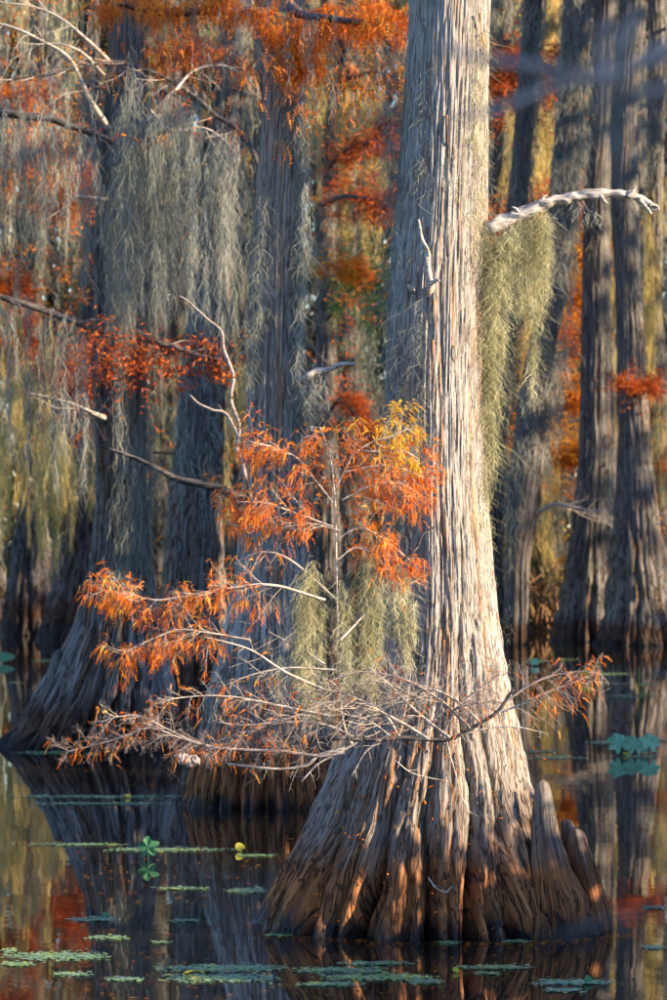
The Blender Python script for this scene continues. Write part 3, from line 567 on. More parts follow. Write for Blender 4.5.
t14, tr14 = stand_tree([(0, 528, 560), (100, 520, 548), (200, 510, 540), (400, 500, 528), (560, 494, 528), (634, 484, 536)], 632, 17, BARKY, 'cypress with yellow lit moss seen just right of the sunlit trunk, behind the bending one', 61, mossn=60, mmat=MOSSYY)
R_ = np.random.RandomState(162); k_ = 90./F_PX
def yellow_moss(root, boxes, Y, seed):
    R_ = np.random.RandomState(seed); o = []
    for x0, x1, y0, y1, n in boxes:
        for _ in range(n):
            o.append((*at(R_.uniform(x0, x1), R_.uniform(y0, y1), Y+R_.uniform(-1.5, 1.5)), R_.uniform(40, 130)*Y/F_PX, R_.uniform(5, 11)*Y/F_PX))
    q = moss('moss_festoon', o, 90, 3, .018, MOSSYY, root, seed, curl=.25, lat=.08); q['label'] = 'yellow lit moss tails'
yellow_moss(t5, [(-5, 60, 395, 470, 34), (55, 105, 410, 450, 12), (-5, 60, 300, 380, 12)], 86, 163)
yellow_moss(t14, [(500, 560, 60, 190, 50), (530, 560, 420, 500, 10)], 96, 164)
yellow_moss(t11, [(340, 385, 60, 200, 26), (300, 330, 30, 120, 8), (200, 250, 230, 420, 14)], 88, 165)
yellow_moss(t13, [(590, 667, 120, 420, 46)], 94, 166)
# bare brush at the foot of the stump
T = Tubes(71); R_ = np.random.RandomState(71)
for q in range(30):
    a = R_.uniform(528, 566); P = path([(a, 632, 0), (a+R_.uniform(-14, 14), 600, R_.uniform(-1, 1)), (a+R_.uniform(-28, 28), R_.uniform(560, 600), R_.uniform(-1, 1)), (a+R_.uniform(-34, 34), R_.uniform(585, 625), R_.uniform(-1, 1))], 98.5)
    T.add(P, .035, .012, 4, 3, .3, False)
o = T.mesh('dead_brush', PEELD, None, kind='stuff'); tag(o, 'tangle of bare orange brown stems at the foot of the leaning stump', 'brush')

# ---------------------------------------------------------------- boughs with coloured needles, each part of a tree of the stand
def bough(root, pts, Y, r, mat, npts, sx, sy, seed, per=4, L=.2, W=.045, twn=12, label=None, mossn=0):
    near_ = Y < 50; per, L, W = (5, .085, 0) if near_ else (6, L*.72, W*.62)
    R_ = np.random.RandomState(seed); T = Tubes(seed); tips = []
    P = T.add(path(pts, Y), r, r*.3, 6, 5, .3); twigs(T, P, r*.25, R_, twn, 1.0*sx, 2, 3, plane=(1, 1, .3), up=-.1, tips=tips)
    b = T.mesh('bough', DARKW, root); k = Y/F_PX
    if label: b['label'] = label
    i = R_.randint(len(P)//4, len(P), npts); Q = P[i]+R_.normal(0, 1, (npts, 3))*np.array([sx*.55, sx, sy]); Q[:, 2] -= sy*.4
    g = noise(Q[:, 0]*1.8/sx, Q[:, 1]*.8, Q[:, 2]*1.8/sx+seed) > -.18; Q = Q[g]
    tp = tips+[(q, None) for q in Q]; tp = [(a, np.zeros(3)) for a, _ in tp]
    leafmesh('foliage', tp, per, mat, b, R_, near_, L, W, .5*L, droop=.35, **(dict(pairs=5, nl=.022, nw=.006) if near_ else {}))
    if mossn:
        tl = [(*P[R_.randint(0, len(P))], R_.uniform(.6, 2.2), R_.uniform(.1, .3)) for _ in range(mossn)]
        moss('moss', tl, 40, 3, .02, MOSSB, b, seed+2, curl=.4, lat=.25)
    return b
bough(t_mid, [(285, 20, 0), (250, 12, -.5), (210, 10, -1), (165, 14, -1.3), (120, 4, -1.5)], QY, .06, ORANGE, 170, .7, .45, 101, 4, .12, .022, label='orange needled bough across the top of the left half')
bough(t_mid, [(285, 0, 0), (300, 14, -.8), (330, 18, -1.2), (365, 22, -1.3), (405, 14, -1.4)], QY, .05, ORANGE, 130, .5, .38, 102, 4, .12, .022)
moss('moss_festoon', curtain(QY-1.3, 130, 0, 410, 15, 30, 110, 7, 34, np.random.RandomState(5), .4, 25), 260, 4, .006, MOSSG, t_mid, 55, curl=.4, lat=.1)
bough(t_mid, [(280, 40, 0), (285, 30, -.8), (290, 50, -1), (300, 62, -1)], QY, .03, ORANGE, 130, .25, .25, 103, 4, .12, .022)
bough(t4, [(232, 60, 0), (215, 50, -1), (190, 46, -1.5), (160, 60, -2)], tr4.Y, .05, REDN, 200, .6, .5, 104, 4, .16, .03)
bough(t11, [(330, 165, 0), (345, 150, -1), (370, 142, -1.5), (398, 125, -2)], 74, .06, REDN, 300, .55, .2, 105, 4, .18, .035, label='rust orange bough in the gap, the upper of two')
bough(t11, [(320, 205, 0), (345, 196, -1), (370, 198, -1.5), (395, 196, -2)], 74, .06, REDN, 330, .55, .2, 106, 4, .18, .035, label='rust orange bough in the gap, the lower of two')
bough(t11, [(326, 90, 0), (350, 78, -1), (380, 72, -1.5), (400, 80, -2)], 84, .06, FARN, 170, .9, .9, 107, 4, .2, .04)
bough(t11, [(326, 320, 0), (350, 290, -1), (372, 280, -1.5), (390, 300, -2)], 84, .05, GREENN, 380, .6, .7, 108, 4, .2, .04)
bough(t11, [(326, 420, 0), (340, 400, -1), (360, 420, -1.5), (375, 450, -2)], 80, .05, REDN, 260, .5, .7, 109, 4, .2, .04)
bough(t11, [(326, 262, 0), (345, 270, -1), (362, 268, -1.5)], 80, .05, FARN, 160, .45, .5, 110, 4, .2, .04)
for i, (pts, m_, n, sx, sy) in enumerate([([(575, 90), (550, 85), (525, 88), (495, 98)], REDN, 260, .9, .5), ([(570, 80), (530, 60), (500, 62)], REDN, 150, .9, .6), ([(566, 215), (540, 205), (515, 215), (485, 222)], REDN, 300, .8, .2),
       ([(566, 280), (580, 262), (590, 245)], FARN, 200, .5, .5), ([(560, 330), (575, 300), (592, 290)], FARN, 230, .6, .9), ([(555, 380), (570, 395), (590, 400)], FARN, 230, .6, .9),
       ([(545, 470), (565, 455), (590, 450)], FARN, 230, .7, .7), ([(590, 200), (575, 192), (553, 190)], REDN, 260, .6, .4), ([(560, 440), (545, 420), (530, 430), (515, 445)], FARN, 200, .6, .9), ([(566, 340), (552, 320), (540, 300)], FARN, 170, .6, .8), ([(640, 560), (610, 545), (590, 560)], FARN, 150, .9, .7)]):
    bough(t9, [(a, b, -q*.4) for q, (a, b) in enumerate(pts)], 97 if i > 2 else 91, .08, m_, n, sx, sy, 120+i, 4, .24, .05)
for i, (pts, m_, n, sx, sy) in enumerate([([(60, 60), (40, 90), (10, 100)], ORANGE, 330, 1.2, 1.2), ([(50, 130), (40, 150), (5, 170)], ORANGE, 420, 1.3, 1.3), ([(90, 150), (75, 180), (60, 210)], ORANGE, 260, 1.0, 1.2),
       ([(35, 290), (15, 280), (-5, 285)], REDN, 70, .5, .4), ([(40, 340), (25, 335), (5, 345)], REDN, 80, .6, .8), ([(85, 370), (70, 365), (50, 380)], REDN, 90, .7, .7), ([(80, 400), (90, 390), (105, 400)], REDN, 120, .5, .6)]):
    bough(t5 if i in (0, 1, 3, 4) else t6, [(a, b, -q*.6) for q, (a, b) in enumerate(pts)], 88, .08, m_, n, sx, sy, 140+i, 4, .22, .045, mossn=8)
bough(t13, [(655, 395), (645, 385, -1), (625, 378, -2)], 88, .05, REDN, 130, .6, .2, 151, 4, .2, .04)
bough(t13, [(660, 520), (650, 480, -1), (662, 455, -2)], 100, .05, FARN, 300, .5, .8, 152, 4, .22, .045)
limb('dead_limb', [(520, 530, 0), (550, 505, -1), (575, 508, -2), (600, 512, -3)], 90, .05, .02, TWIG, t9, 6, .3, 12, 1.3, 154, 2, tr=.02)
limb('dead_limb', [(30, 480, 0), (60, 500, -1), (85, 470, -2)], 88, .05, .02, TWIG, t5, 6, .3, 10, 1.3, 155, 2, tr=.02)

# ---------------------------------------------------------------- the wood behind: single trees, boughs and moss
R0 = np.random.RandomState(77); n_far = 0
def far_tree(x, Y, rad, seed, group, label, h=22, nm=60, nf=110, shade=False, nth=48, nz=30, mscale=1.0):
    R_ = np.random.RandomState(seed); g = max(gz(x, Y), 0) if Y > 99 else 0
    ln = R_.normal(0, .02); pr = [(g, x, rad*R_.uniform(1.9, 2.5)), (g+.9, x+ln, rad*1.55), (g+2.4, x+ln*3, rad*1.15), (g+5, x+ln*5, rad), (g+12, x+ln*12, rad*.82), (g+h, x+ln*h, rad*.4)]
    tr = Trunk(pr, Y, g+h); t = thing('bald_cypress', (x, Y, g), label, 'tree', group)
    tr.z0 = g-.5
    tr.build('trunk', BARKY if R_.rand() < .2 and not shade else (BARKD if R_.rand() < .6 else BARK2), t, nth, nz, seed, lobes=10, A0=.3, hz=1.8, A1=.10, ridges=5, rd=.03, zpow=1.2, zm=1.)
    T = Tubes(seed); P_ = []; 
    for q in range(9 if not shade else 12):
        z = g+R_.uniform(2.5, h*.95); c, r = tr.at(z); a = R_.uniform(0, 2*math.pi); l = R_.uniform(1.2, 3.4)*(1.3 if shade else 1); d = np.array([math.cos(a), math.sin(a)*.8, R_.uniform(-.12, .3)])
        p0 = np.array([c, Y, z]); pts = [p0, p0+d*l*.45+[0, 0, .15], p0+d*l*.8, p0+d*l+[0, 0, -.25]]; P_.append(T.add(pts, .07, .02, 5, 3, .3))
    T.mesh('limb', DARKW, t, kind='stuff')
    A = np.vstack(P_); tl = []
    for _ in range(nm):
        p = A[R_.randint(len(A))]+R_.normal(0, .12, 3); tl.append((*p, R_.uniform(.8, 3.6)*mscale, R_.uniform(.2, .5)))
    for _ in range(nm//3):
        z = g+R_.uniform(2.2, h*.8); c, r = tr.at(z); a = R_.uniform(-2, 2); tl.append((c+r*math.sin(a), Y-r*math.cos(a), z, R_.uniform(.8, 2.6), R_.uniform(.15, .4)))
    moss('moss', tl, 27 if not shade else 16, 2, .034 if not shade else .05 if not shade else .05, MOSSY if R_.rand() < .12 else MOSSB, t, seed+3, curl=.25, lat=.09)
    i = R_.randint(0, len(A), nf); Q = A[i]+R_.normal(0, .5, (nf, 3)); Q = Q[noise(Q[:, 0]*.9, Q[:, 1]*.9+seed, Q[:, 2]*.9) > -.1]
    if len(Q) > 4: leafmesh('foliage', [(q, np.zeros(3)) for q in Q], 3, FARN if R_.rand() < .7 else REDN, t, R_, False, .26 if not shade else .5, .06 if not shade else .22, .15, droop=.35)
    return t
FL = 'distant moss hung cypress among the orange trees behind the stand'
xs = []
for row, (Y, n, wd) in enumerate([(101, 8, 12.5), (112, 9, 15), (124, 10, 18), (138, 11, 22)]):
    for q in range(n):
        x = -wd+2*wd*(q+.5+R0.uniform(-.35, .35))/n
        far_tree(x, Y+R0.uniform(-4, 4)+(1.5 if row == 0 else 0), R0.uniform(.22, .42), 300+row*20+q, 'distant cypresses of the flooded wood', FL, nm=95)
# the mass of the wood that closes the view
R_ = np.random.RandomState(99); n = 90000
Q = np.stack([R_.uniform(-45, 45, n), R_.uniform(146, 166, n), R_.uniform(0, 1, n)**.9*30], 1)
V, F, t = needles_far(Q, .95, .42, R_, 1.3, .5)
o = mk('far_wood_foliage', V, F, FARW, None, {'tint': t}, smooth=False, kind='stuff'); tag(o, 'dense mass of orange and green foliage closing the view behind the trees', 'foliage')
n = 2600; tl = np.stack([R_.uniform(-40, 40, n), R_.uniform(142, 150, n), R_.uniform(2, 30, n), R_.uniform(1.5, 5, n), R_.uniform(.2, .6, n)], 1)
o = moss('far_wood_moss', tl, 8, 2, .075, MOSSB, None, 98, curl=.3, lat=.12); tag(o, 'curtains of hanging moss in the far wood', 'moss')
n = 36000; Q = np.stack([R_.uniform(-45, 62, n), R_.uniform(56, 166, n), R_.uniform(19, 26, n)], 1); Q = Q[noise(Q[:, 0]*.16, Q[:, 1]*.16, 0*Q[:, 0]) > -.02]  # unseen canopy added to dim the wood below
V, F, t = needles_far(Q, 1.0, .55, R_, .1, .5)
o = mk('shade_canopy_foliage', V, F, FARW, None, {'tint': t}, smooth=False, kind='stuff'); tag(o, 'high leafy canopy added unseen to shade the flooded wood', 'foliage')
n = 9000; Q = np.stack([R_.uniform(-30, 30, n), R_.uniform(101, 140, n), R_.uniform(0, 1, n)**2.2*2.6], 1)
Q = Q[noise(Q[:, 0]*.4, Q[:, 1]*.3, 0*Q[:, 0]) > -.1]; Q[:, 2] += .2+.012*np.maximum(Q[:, 1]-105, 0)
V, F, t = needles_far(Q, .45, .12, R_, -.2, .8)
o = mk('undergrowth', V, F, UNDER, None, {'tint': t}, smooth=False, kind='stuff'); tag(o, 'dark brown undergrowth along the bank between the trunks', 'undergrowth')

# ================================================================ trees on the right, outside the picture, that shade the stand
SH = [(7.5, 33.5, .40), (9.0, 38.5, .45), (7.2, 43.0, .42), (10.5, 46.5, .5), (8.6, 50.0, .42), (11.0, 55.0, .5), (9.2, 60.0, .45), (12.5, 65, .5), (11, 71, .5), (13.5, 78, .5), (8.2, 29.6, .3)]
SH += [(x+3.2, y+2.2, .4) for x, y, r in SH[:9] if not 36 < y < 52]
for i, (x, y, r) in enumerate(SH):
    far_tree(x+1.6, y, r, 700+i, 'cypresses standing to the right of the view', 'moss hung cypress to the right of the view', h=18, nm=60 if y > 52 or y < 36 else 26, nf=850 if y > 52 or y < 36 else 110, shade=True)
def bush(x0, x1, y0, y1, h, n, seed, label, L=.28):  # unseen bushes, added to keep low sun off the trunks
    R_ = np.random.RandomState(seed)
    Q = np.stack([R_.uniform(x0, x1, n), R_.uniform(y0, y1, n), R_.uniform(0, 1, n)*h*1.1], 1); top = h*.93+(.06*h)*noise(Q[:, 1]*.9, Q[:, 0], 0*Q[:, 0]); Q = Q[Q[:, 2] < top]
    xm, ym = (x0+x1)/2, (y0+y1)/2; b = thing('shade_bush', (xm, ym, 0), label, 'bush')
    V, F, t = needles_far(Q, L, L*.46, R_, .2, .8); mk('foliage', V, F, UNDER, b, {'tint': t}, smooth=False, kind='stuff')
    T = Tubes(seed+1)
    for q in range(16):
        y = y0+(y1-y0)*(q+.5)/16; T.add([(xm, y, -.2), (xm+R_.normal(0, .2), y, h*.4), (xm+R_.normal(0, .5), y+R_.normal(0, .3), h*.88)], .03+.004*h, .01, 5, 4, .3)
    T.mesh('stem', DARKW, b, kind='stuff')
bush(7.6, 9.2, 18.0, 26.5, 3.75, 20000, 800, 'leafy shade bush added right of the view, beside the big cypress', .25)
bush(6.8, 9.6, 30.5, 36.5, 6.6, 9000, 810, 'tall leafy shade bush added right of the view, level with the middle cypress', .36)
bush(7.6, 10.4, 39.5, 46.5, 6.4, 9000, 820, 'tall leafy shade bush added right of the view, level with the left cypress', .38)
bush(9.0, 12.0, 54, 62, 5.5, 8000, 830, 'leafy shade bush added far back, to the right of the view', .42)

# ================================================================ the young cypress before the big trunk
YY = 24.15
young = thing('young_cypress', tuple(at(345, 800, YY)), 'young cypress with feathery orange needles growing in front of the big sunlit trunk', 'sapling')
rs = np.random.RandomState(61)
def ybranch(name, pts, r0, r1, nt, ln, seed, levels=2, mat=TWIG, leaf=None, per=3, label=None, up=0., L=.046, spread=.012, tr=None, plane=(1, .6, .55), ang=.8, start=.15, drop=1.0):
    R_ = np.random.RandomState(seed); T = Tubes(seed); P = T.add(path(pts, YY), r0, r1, 7, 6, .35)
    tips = []; 
    if nt: twigs(T, P, tr or .0042, R_, nt, ln, levels, 3, plane=plane, up=up, tips=tips, start=start, ang=ang)
    o = T.mesh(name, mat, young)
    if label: o['label'] = label
    if leaf is not None and tips:
        kd = drop*((.12 if seed > 211 else .22) if drop == 1 else .5)*(per/4)
        tips = [t for t in tips if R_.rand() < kd and noise(t[0][0]*5, t[0][1]*5, t[0][2]*5+seed) > -.7] or tips[:2]
        leafmesh('foliage', tips, 2 if per > 1 else 1, leaf, o, R_, True, L*1.05, spread=spread)
    return o, tips
ybranch('stem', [(352, 745, .5), (345, 730, .3), (340, 700, .1), (338, 640), (337, 590), (336, 540), (335, 500), (331, 462), (325, 440), (320, 427)], .010, .003, 9, .16, 1, 2, leaf=ORANGE, per=1, start=.7)
BR = [([(336, 487), (345, 470), (352, 455), (358, 440)], .006, .003, 14, .26, ORANGE, 4),
      ([(333, 503), (315, 480), (297, 458), (275, 448), (248, 441)], .007, .003, 24, .30, ORANGE, 4),
      ([(345, 472), (375, 466), (400, 468), (424, 478)], .006, .003, 22, .30, ORANGE, 4),
      ([(333, 527), (300, 515), (265, 503), (238, 502)], .008, .003, 24, .30, ORANGE, 4),
      ([(340, 531), (310, 524), (270, 529), (226, 524)], .007, .003, 20, .18, ORANGE, 2),
      ([(342, 500), (365, 488), (395, 482), (422, 496)], .006, .003, 20, .28, ORANGE, 4),
      ([(336, 540), (360, 528), (385, 540), (412, 562)], .007, .003, 20, .20, ORANGE, 4),
      ([(337, 560), (355, 548), (375, 556), (395, 578)], .006, .003, 14, .16, ORANGE, 3),
      ([(352, 455), (372, 442), (392, 436), (408, 428)], .006, .003, 18, .26, YELLOW, 4),
      ([(358, 450), (380, 452), (400, 450), (418, 458)], .006, .003, 14, .18, YELLOW, 3),
      ([(325, 445), (312, 436), (304, 438), (296, 447)], .004, .002, 6, .10, YELLOW, 1),
      ([(337, 600), (290, 560), (262, 552), (240, 560)], .009, .003, 12, .20, ORANGE, 1),
      ([(325, 600, -.1), (270, 585, -.2), (220, 590, -.2), (160, 600, -.2), (128, 594, -.2), (98, 589, -.2)], .010, .003, 46, .24, ORANGE, 3),
      ([(250, 640, -.2), (215, 634, -.2), (180, 630, -.2), (150, 640, -.2), (120, 656, -.2)], .008, .003, 34, .26, ORANGE, 4),
      ([(325, 690, -.1), (285, 672, -.2), (250, 650, -.2), (205, 637, -.2)], .010, .005, 14, .22, ORANGE, 1),
      ([(330, 716, -.2), (280, 706, -.2), (240, 698, -.2), (200, 696, -.2), (152, 702, -.2)], .010, .003, 34, .20, ORANGE, 1),
      ([(325, 665, -.1), (300, 648), (280, 638), (268, 632)], .009, .004, 8, .2, None, 0),
      ([(335, 670, -.1), (290, 668, -.1), (255, 674, -.1), (224, 686, -.1)], .008, .003, 12, .2, ORANGE, 1),
      ([(340, 640, -.1), (370, 610), (400, 590), (425, 575)], .007, .003, 12, .2, ORANGE, 1),
      ([(345, 700, -.1), (300, 715, -.2), (255, 725, -.2), (215, 722, -.2)], .010, .003, 26, .2, ORANGE, 1)]
for i, (pts, r0, r1, nt, ln, lf, per) in enumerate(BR):
    ybranch('branch', pts, r0, r1, nt, ln, 200+i, 2, leaf=lf, per=per, up=-.08 if i < 12 else -.12)
o, _ = ybranch('branch', [(140, 602, -.2), (128, 600, -.2), (118, 606, -.2)], .004, .002, 12, .12, 240, 1, leaf=YELLOW, per=5, label='yellow green tip of the lower left branch')
ybranch('branch', [(398, 562), (408, 556), (417, 547), (423, 534), (436, 526)], .013, .005, 0, 0, 241, mat=DARKW)
tl = tails_px(YY, [(x, y, l*1.08, w_*.72) for x, y, l, w_ in [(298, 585, 100, 8), (306, 565, 140, 11), (313, 560, 165, 9), (322, 600, 60, 7), (343, 580, 120, 9), (349, 600, 80, 6), (366, 555, 130, 10), (373, 550, 165, 9), (380, 575, 80, 7), (397, 556, 80, 8), (407, 575, 95, 9), (415, 600, 45, 6), (280, 655, 60, 7), (325, 660, 60, 6)]])
moss('moss', tl, 3200, 6, .0042, MOSSY2, young, 62, curl=.85, lat=.5, fr=(.05, .18))
tl = tails_px(YY+.1, [(x, y, l, w_) for x, y, l, w_ in zip(rs.uniform(240, 420, 18), rs.uniform(600, 720, 18), rs.uniform(20, 60, 18), rs.uniform(4, 9, 18))])
moss('moss', tl, 600, 5, .0036, MOSSG, young, 63, curl=.9, lat=.7, fr=(.12, .4))
# low dead branches sweeping across the foot of the trunk
low = thing('fallen_branch', tuple(at(330, 752, YY-.25)), 'bare dark and grey branch spreading twigs low across the front of the big trunk', 'branch')
young_keep = young; young = low; YY -= .2
ybranch('limb', [(300, 742, .1), (330, 738), (370, 739), (400, 738), (425, 739), (447, 740), (465, 732), (482, 722), (497, 712), (506, 700), (513, 690)], .017, .009, 18, .26, 301, 3, DARKW, ORANGE, 1, 'dark wet main limb', drop=.08, up=.12)
ybranch('limb', [(508, 700), (525, 688), (545, 678), (566, 673), (588, 671)], .008, .003, 26, .24, 302, 3, TWIGR, ORANGE, 1, up=-.22, drop=.12)
ybranch('limb', [(500, 712), (520, 705), (545, 693), (575, 682), (596, 672)], .007, .003, 22, .24, 303, 3, TWIG, ORANGE, 1, up=-.28, drop=.12)
ybranch('limb', [(460, 735), (490, 728), (515, 727), (545, 733)], .006, .003, 10, .18, 304, 2, TWIG, up=-.2)
for i, (pts, r0) in enumerate([([(450, 738), (420, 715), (395, 690), (370, 668)], .009), ([(470, 728), (440, 700), (405, 680), (365, 672), (335, 678)], .008), ([(430, 740), (400, 722), (365, 705), (330, 702), (300, 708)], .009),
      ([(440, 736), (460, 705), (478, 690), (500, 676)], .007), ([(400, 738), (385, 715), (360, 700), (330, 690), (305, 692)], .007), ([(360, 740), (325, 725), (290, 722), (250, 730), (215, 742)], .008), ([(480, 722), (455, 700), (430, 690), (395, 700), (350, 716)], .007),
      ([(420, 738), (440, 715), (470, 705), (495, 700)], .006), ([(395, 740), (370, 722), (340, 715), (310, 726)], .006)]):
    ybranch('limb', pts, r0*1.35, .003, 26, .25, 310+i, 2 if i % 3 else 3, tr=.0055, mat=TWIGR if i % 2 else TWIG, leaf=ORANGE, per=1, drop=.03, up=.02, plane=(1, .5, .7))
ybranch('limb', [(345, 753), (320, 756), (285, 752), (250, 750), (215, 748), (180, 738), (150, 728), (120, 738), (95, 745), (66, 752)], .013, .003, 60, .20, 330, 3, TWIGR, ORANGE, 1, up=-.05, drop=.035)
ybranch('limb', [(230, 750), (195, 742), (165, 728), (140, 716), (118, 717), (100, 722)], .007, .003, 26, .17, 331, 3, TWIG, ORANGE, 1, up=-.06, drop=.06)
ybranch('limb', [(345, 748), (318, 756), (305, 766), (275, 769), (228, 764)], .012, .007, 4, .16, 332, 2, DEAD, label='pale snapped stick across the dark water')
ybranch('limb', [(365, 738), (340, 752), (318, 764), (301, 782)], .010, .004, 5, .14, 333, 2, DEAD, up=-.2)
ybranch('limb', [(392, 738), (382, 742), (370, 748), (362, 757), (352, 776)], .008, .004, 5, .14, 334, 2, DEAD, up=-.3)
ybranch('limb', [(446, 738), (450, 755), (455, 772), (461, 795), (470, 812)], .005, .002, 5, .15, 335, 2, TWIG, up=-.3)
ybranch('limb', [(395, 760), (410, 772), (430, 778), (448, 781)], .004, .002, 3, .1, 336, 1, TWIG)
T = Tubes(340); T.add(path([(179, 758), (184, 759), (189, 761), (193, 762), (198, 760)], YY-.1), .034, .03, 14, 6, .5); o = T.mesh('wood_lump', TWIGR, low); o['label'] = 'pale rounded burl caught on the twigs'
o, _ = ybranch('twig', [(428, 877), (436, 888), (446, 892), (452, 886)], .005, .002, 5, .08, 341, 1, TWIG)
tl = tails_px(YY, [(x, y, l, w_) for x, y, l, w_ in zip(rs.uniform(150, 330, 24), rs.uniform(705, 755, 24), rs.uniform(12, 34, 24), rs.uniform(5, 10, 24))])
moss('moss', tl, 240, 4, .0035, MOSSG, low, 64, curl=.9, lat=.7, fr=(.15, .5))
young = young_keep
# needles caught in the fluted base
P = np.array([main.surf(x, y, .006) for x, y in zip(rs.uniform(290, 560, 150), rs.uniform(740, 935, 150))])
V, F, t = needles_far(P, .035, .008, rs, .6, .5); mk('caught_needles', V, F, ORANGE, t_main, {'tint': t}, smooth=False, kind='stuff')

# ================================================================ floating plants on the water
def raft(y, x0, x1, dy, label, mat=PAD, seed=0, dens=1.0):
    R_ = np.random.RandomState(int(seed+y*7+x0)); n = int(max(8, (x1-x0)*(dy+1.0)*.8*dens)); 
    V = []; F = []; tt = []; b = 0; k = 8
    for q in range(n):
        px = x0+(x1-x0)*(.5+.5*R_.uniform(-1, 1)*R_.uniform(.4, 1)); py = y+R_.normal(0, 1)*dy*.33
        P = wat(px, py); r = R_.uniform(.006, .017)*(1+(P[1]-22)/40); z = R_.uniform(.003, .009); a0 = R_.uniform(0, 6.28); tl_ = R_.normal(0, .05, 2)
        V.append([P[0], P[1], z+.002])
        for j in range(k):
            a = a0+j/(k-1)*5.9; rr = r*R_.uniform(.85, 1.1); V.append([P[0]+rr*math.cos(a), P[1]+rr*math.sin(a), z+max(-z+.001, r*(tl_[0]*math.cos(a)+tl_[1]*math.sin(a)))])
        F += [(b, b+1+j, b+2+j) for j in range(k-1)]; b += k+1; tt += [R_.uniform(0, 1)**1.6]*(k+1)
    o = mk('floating_leaves', V, F, mat, None, {'tint': np.array(tt)}, smooth=False, kind='stuff'); tag(o, label, 'floating leaves'); return o
RAFTS = [(661, 30, 66, 2, 'thin green raft before the far left cypress'), (683, 4, 30, 1, 'short dim raft left of the sweeping buttress'), (753, 8, 84, 2, 'pale raft touching the tip of the left buttress'),
 (797, 0, 190, 2.5, 'long raft across the reflection of the left buttress, farther strand'), (804, 22, 178, 2, 'long raft across the reflection of the left buttress, nearer strand'),
 (845, 24, 134, 2, 'raft left of the green lobed leaf'), (850, 100, 236, 3, 'raft around the green lobed leaf'), (889, 152, 214, 2, 'small raft right of the middle reflection'), (891, 222, 272, 4, 'raft just left of the dark flute of the big base'),
 (856, 236, 282, 2, 'raft beside the yellow round leaf'), (920, 62, 122, 3, 'raft with a dark green leaf on it'), (921, 166, 204, 2, 'tiny raft on the grey blue reflection'), (938, 84, 130, 3, 'short raft above the wide one at the left'),
 (943, 150, 172, 2, 'scrap of yellow green leaves on the left reflection'), (951, 0, 18, 3, 'scrap of leaves at the left border'), (957, 0, 118, 6, 'wide grey green raft at the left border'), (965, 0, 36, 3, 'narrow raft under the wide one at the left border'),
 (975, 48, 95, 3, 'raft over the orange reflection'), (980, 104, 146, 3, 'raft at the foot of the left reflection'), (969, 150, 294, 5, 'bright raft with a curled green leaf, farther half'), (979, 158, 282, 6, 'bright raft with a curled green leaf, nearer half'),
 (936, 262, 296, 2, 'leaf scraps at the dark left edge of the big base'), (964, 332, 420, 3, 'raft before the rust coloured flutes, farthest strand'), (971, 292, 400, 4, 'raft before the rust coloured flutes, long strand'), (978, 310, 442, 5, 'raft before the rust coloured flutes, thickest strand'), (985, 290, 366, 3, 'raft before the rust coloured flutes, nearest strand'),
 (982, 402, 446, 4, 'short green raft below the middle of the big base'), (943, 436, 462, 3, 'yellow green scraps touching the middle of the big base'), (942, 500, 532, 2, 'yellow green scraps touching the right flutes'), (968, 452, 536, 3, 'raft before the right flutes'), (974, 472, 502, 2, 'scrap under the raft before the right flutes'),
 (983, 526, 616, 4, 'raft with a little stalk at lower right'), (991, 540, 590, 3, 'raft close to the lower border on the right'), (752, 512, 562, 2, 'raft right of the trunk below the hanging twigs, farther'), (758, 520, 592, 2, 'raft right of the trunk below the hanging twigs, nearer'),
 (743, 582, 622, 3, 'raft leading to the blue green leaves'), (757, 618, 667, 2, 'raft below the blue green leaves'), (741, 650, 670, 3, 'bright leaves at the right border'), (661, 520, 552, 3, 'bright green raft by the orange stump reflection'), (660, 552, 582, 3, 'bright green raft right of it'),
 (674, 594, 634, 2, 'raft behind the round yellow leaf'), (684, 598, 670, 2, 'thin raft on the dark reflection of the pair'), (688, 590, 612, 2, 'yellow scrap on the dark reflection'), (696, 596, 668, 3, 'green raft on the dark reflection of the pair'), (908, 640, 668, 3, 'raft at the right border beside the knees'), (948, 640, 668, 3, 'raft at the lower right border')]
for y, a, b, dy, lab in RAFTS: raft(y, a, b, dy, lab)
# scattered specks: fallen needles and duckweed
R_ = np.random.RandomState(900); n = 900; px, py = R_.uniform(-20, 690, n), 640+360*R_.uniform(0, 1, n)**.8
Q = np.array([wat(a, b) for a, b in zip(px, py)]); Q = Q[np.hypot(Q[:, 0]-.57, Q[:, 1]-MY) > 1.0]; Q[:, 2] = .004
V, F, t = needles_far(Q, .05, .018, R_, 0, 0.0); V[:, 2] = .004+.0015*np.tile([0, 1, 0, 1], len(Q))
o = None
a = R_.uniform(-2.2, 2.2, 420); rr = 1.0+np.abs(R_.normal(0, .16, 420))+.25*np.maximum(np.sin(a), 0)
Q2 = np.stack([.57+rr*np.sin(a)+.03, MY-rr*np.cos(a)*.98, 0*a+.004], 1); V2, F2, t2 = needles_far(Q2, .045, .02, R_, 0, 0.0); V2[:, 2] = .004+.0015*np.tile([0, 1, 0, 1], len(Q2))
F2 = F2+len(V); V = np.vstack([V, V2]); F = np.vstack([F, F2]); t = np.concatenate([t, t2])
o = mk('fallen_needles', V, F, FARN, None, {'tint': t}, smooth=False, kind='stuff'); tag(o, 'orange needles and specks scattered over the dark water', 'fallen needles')

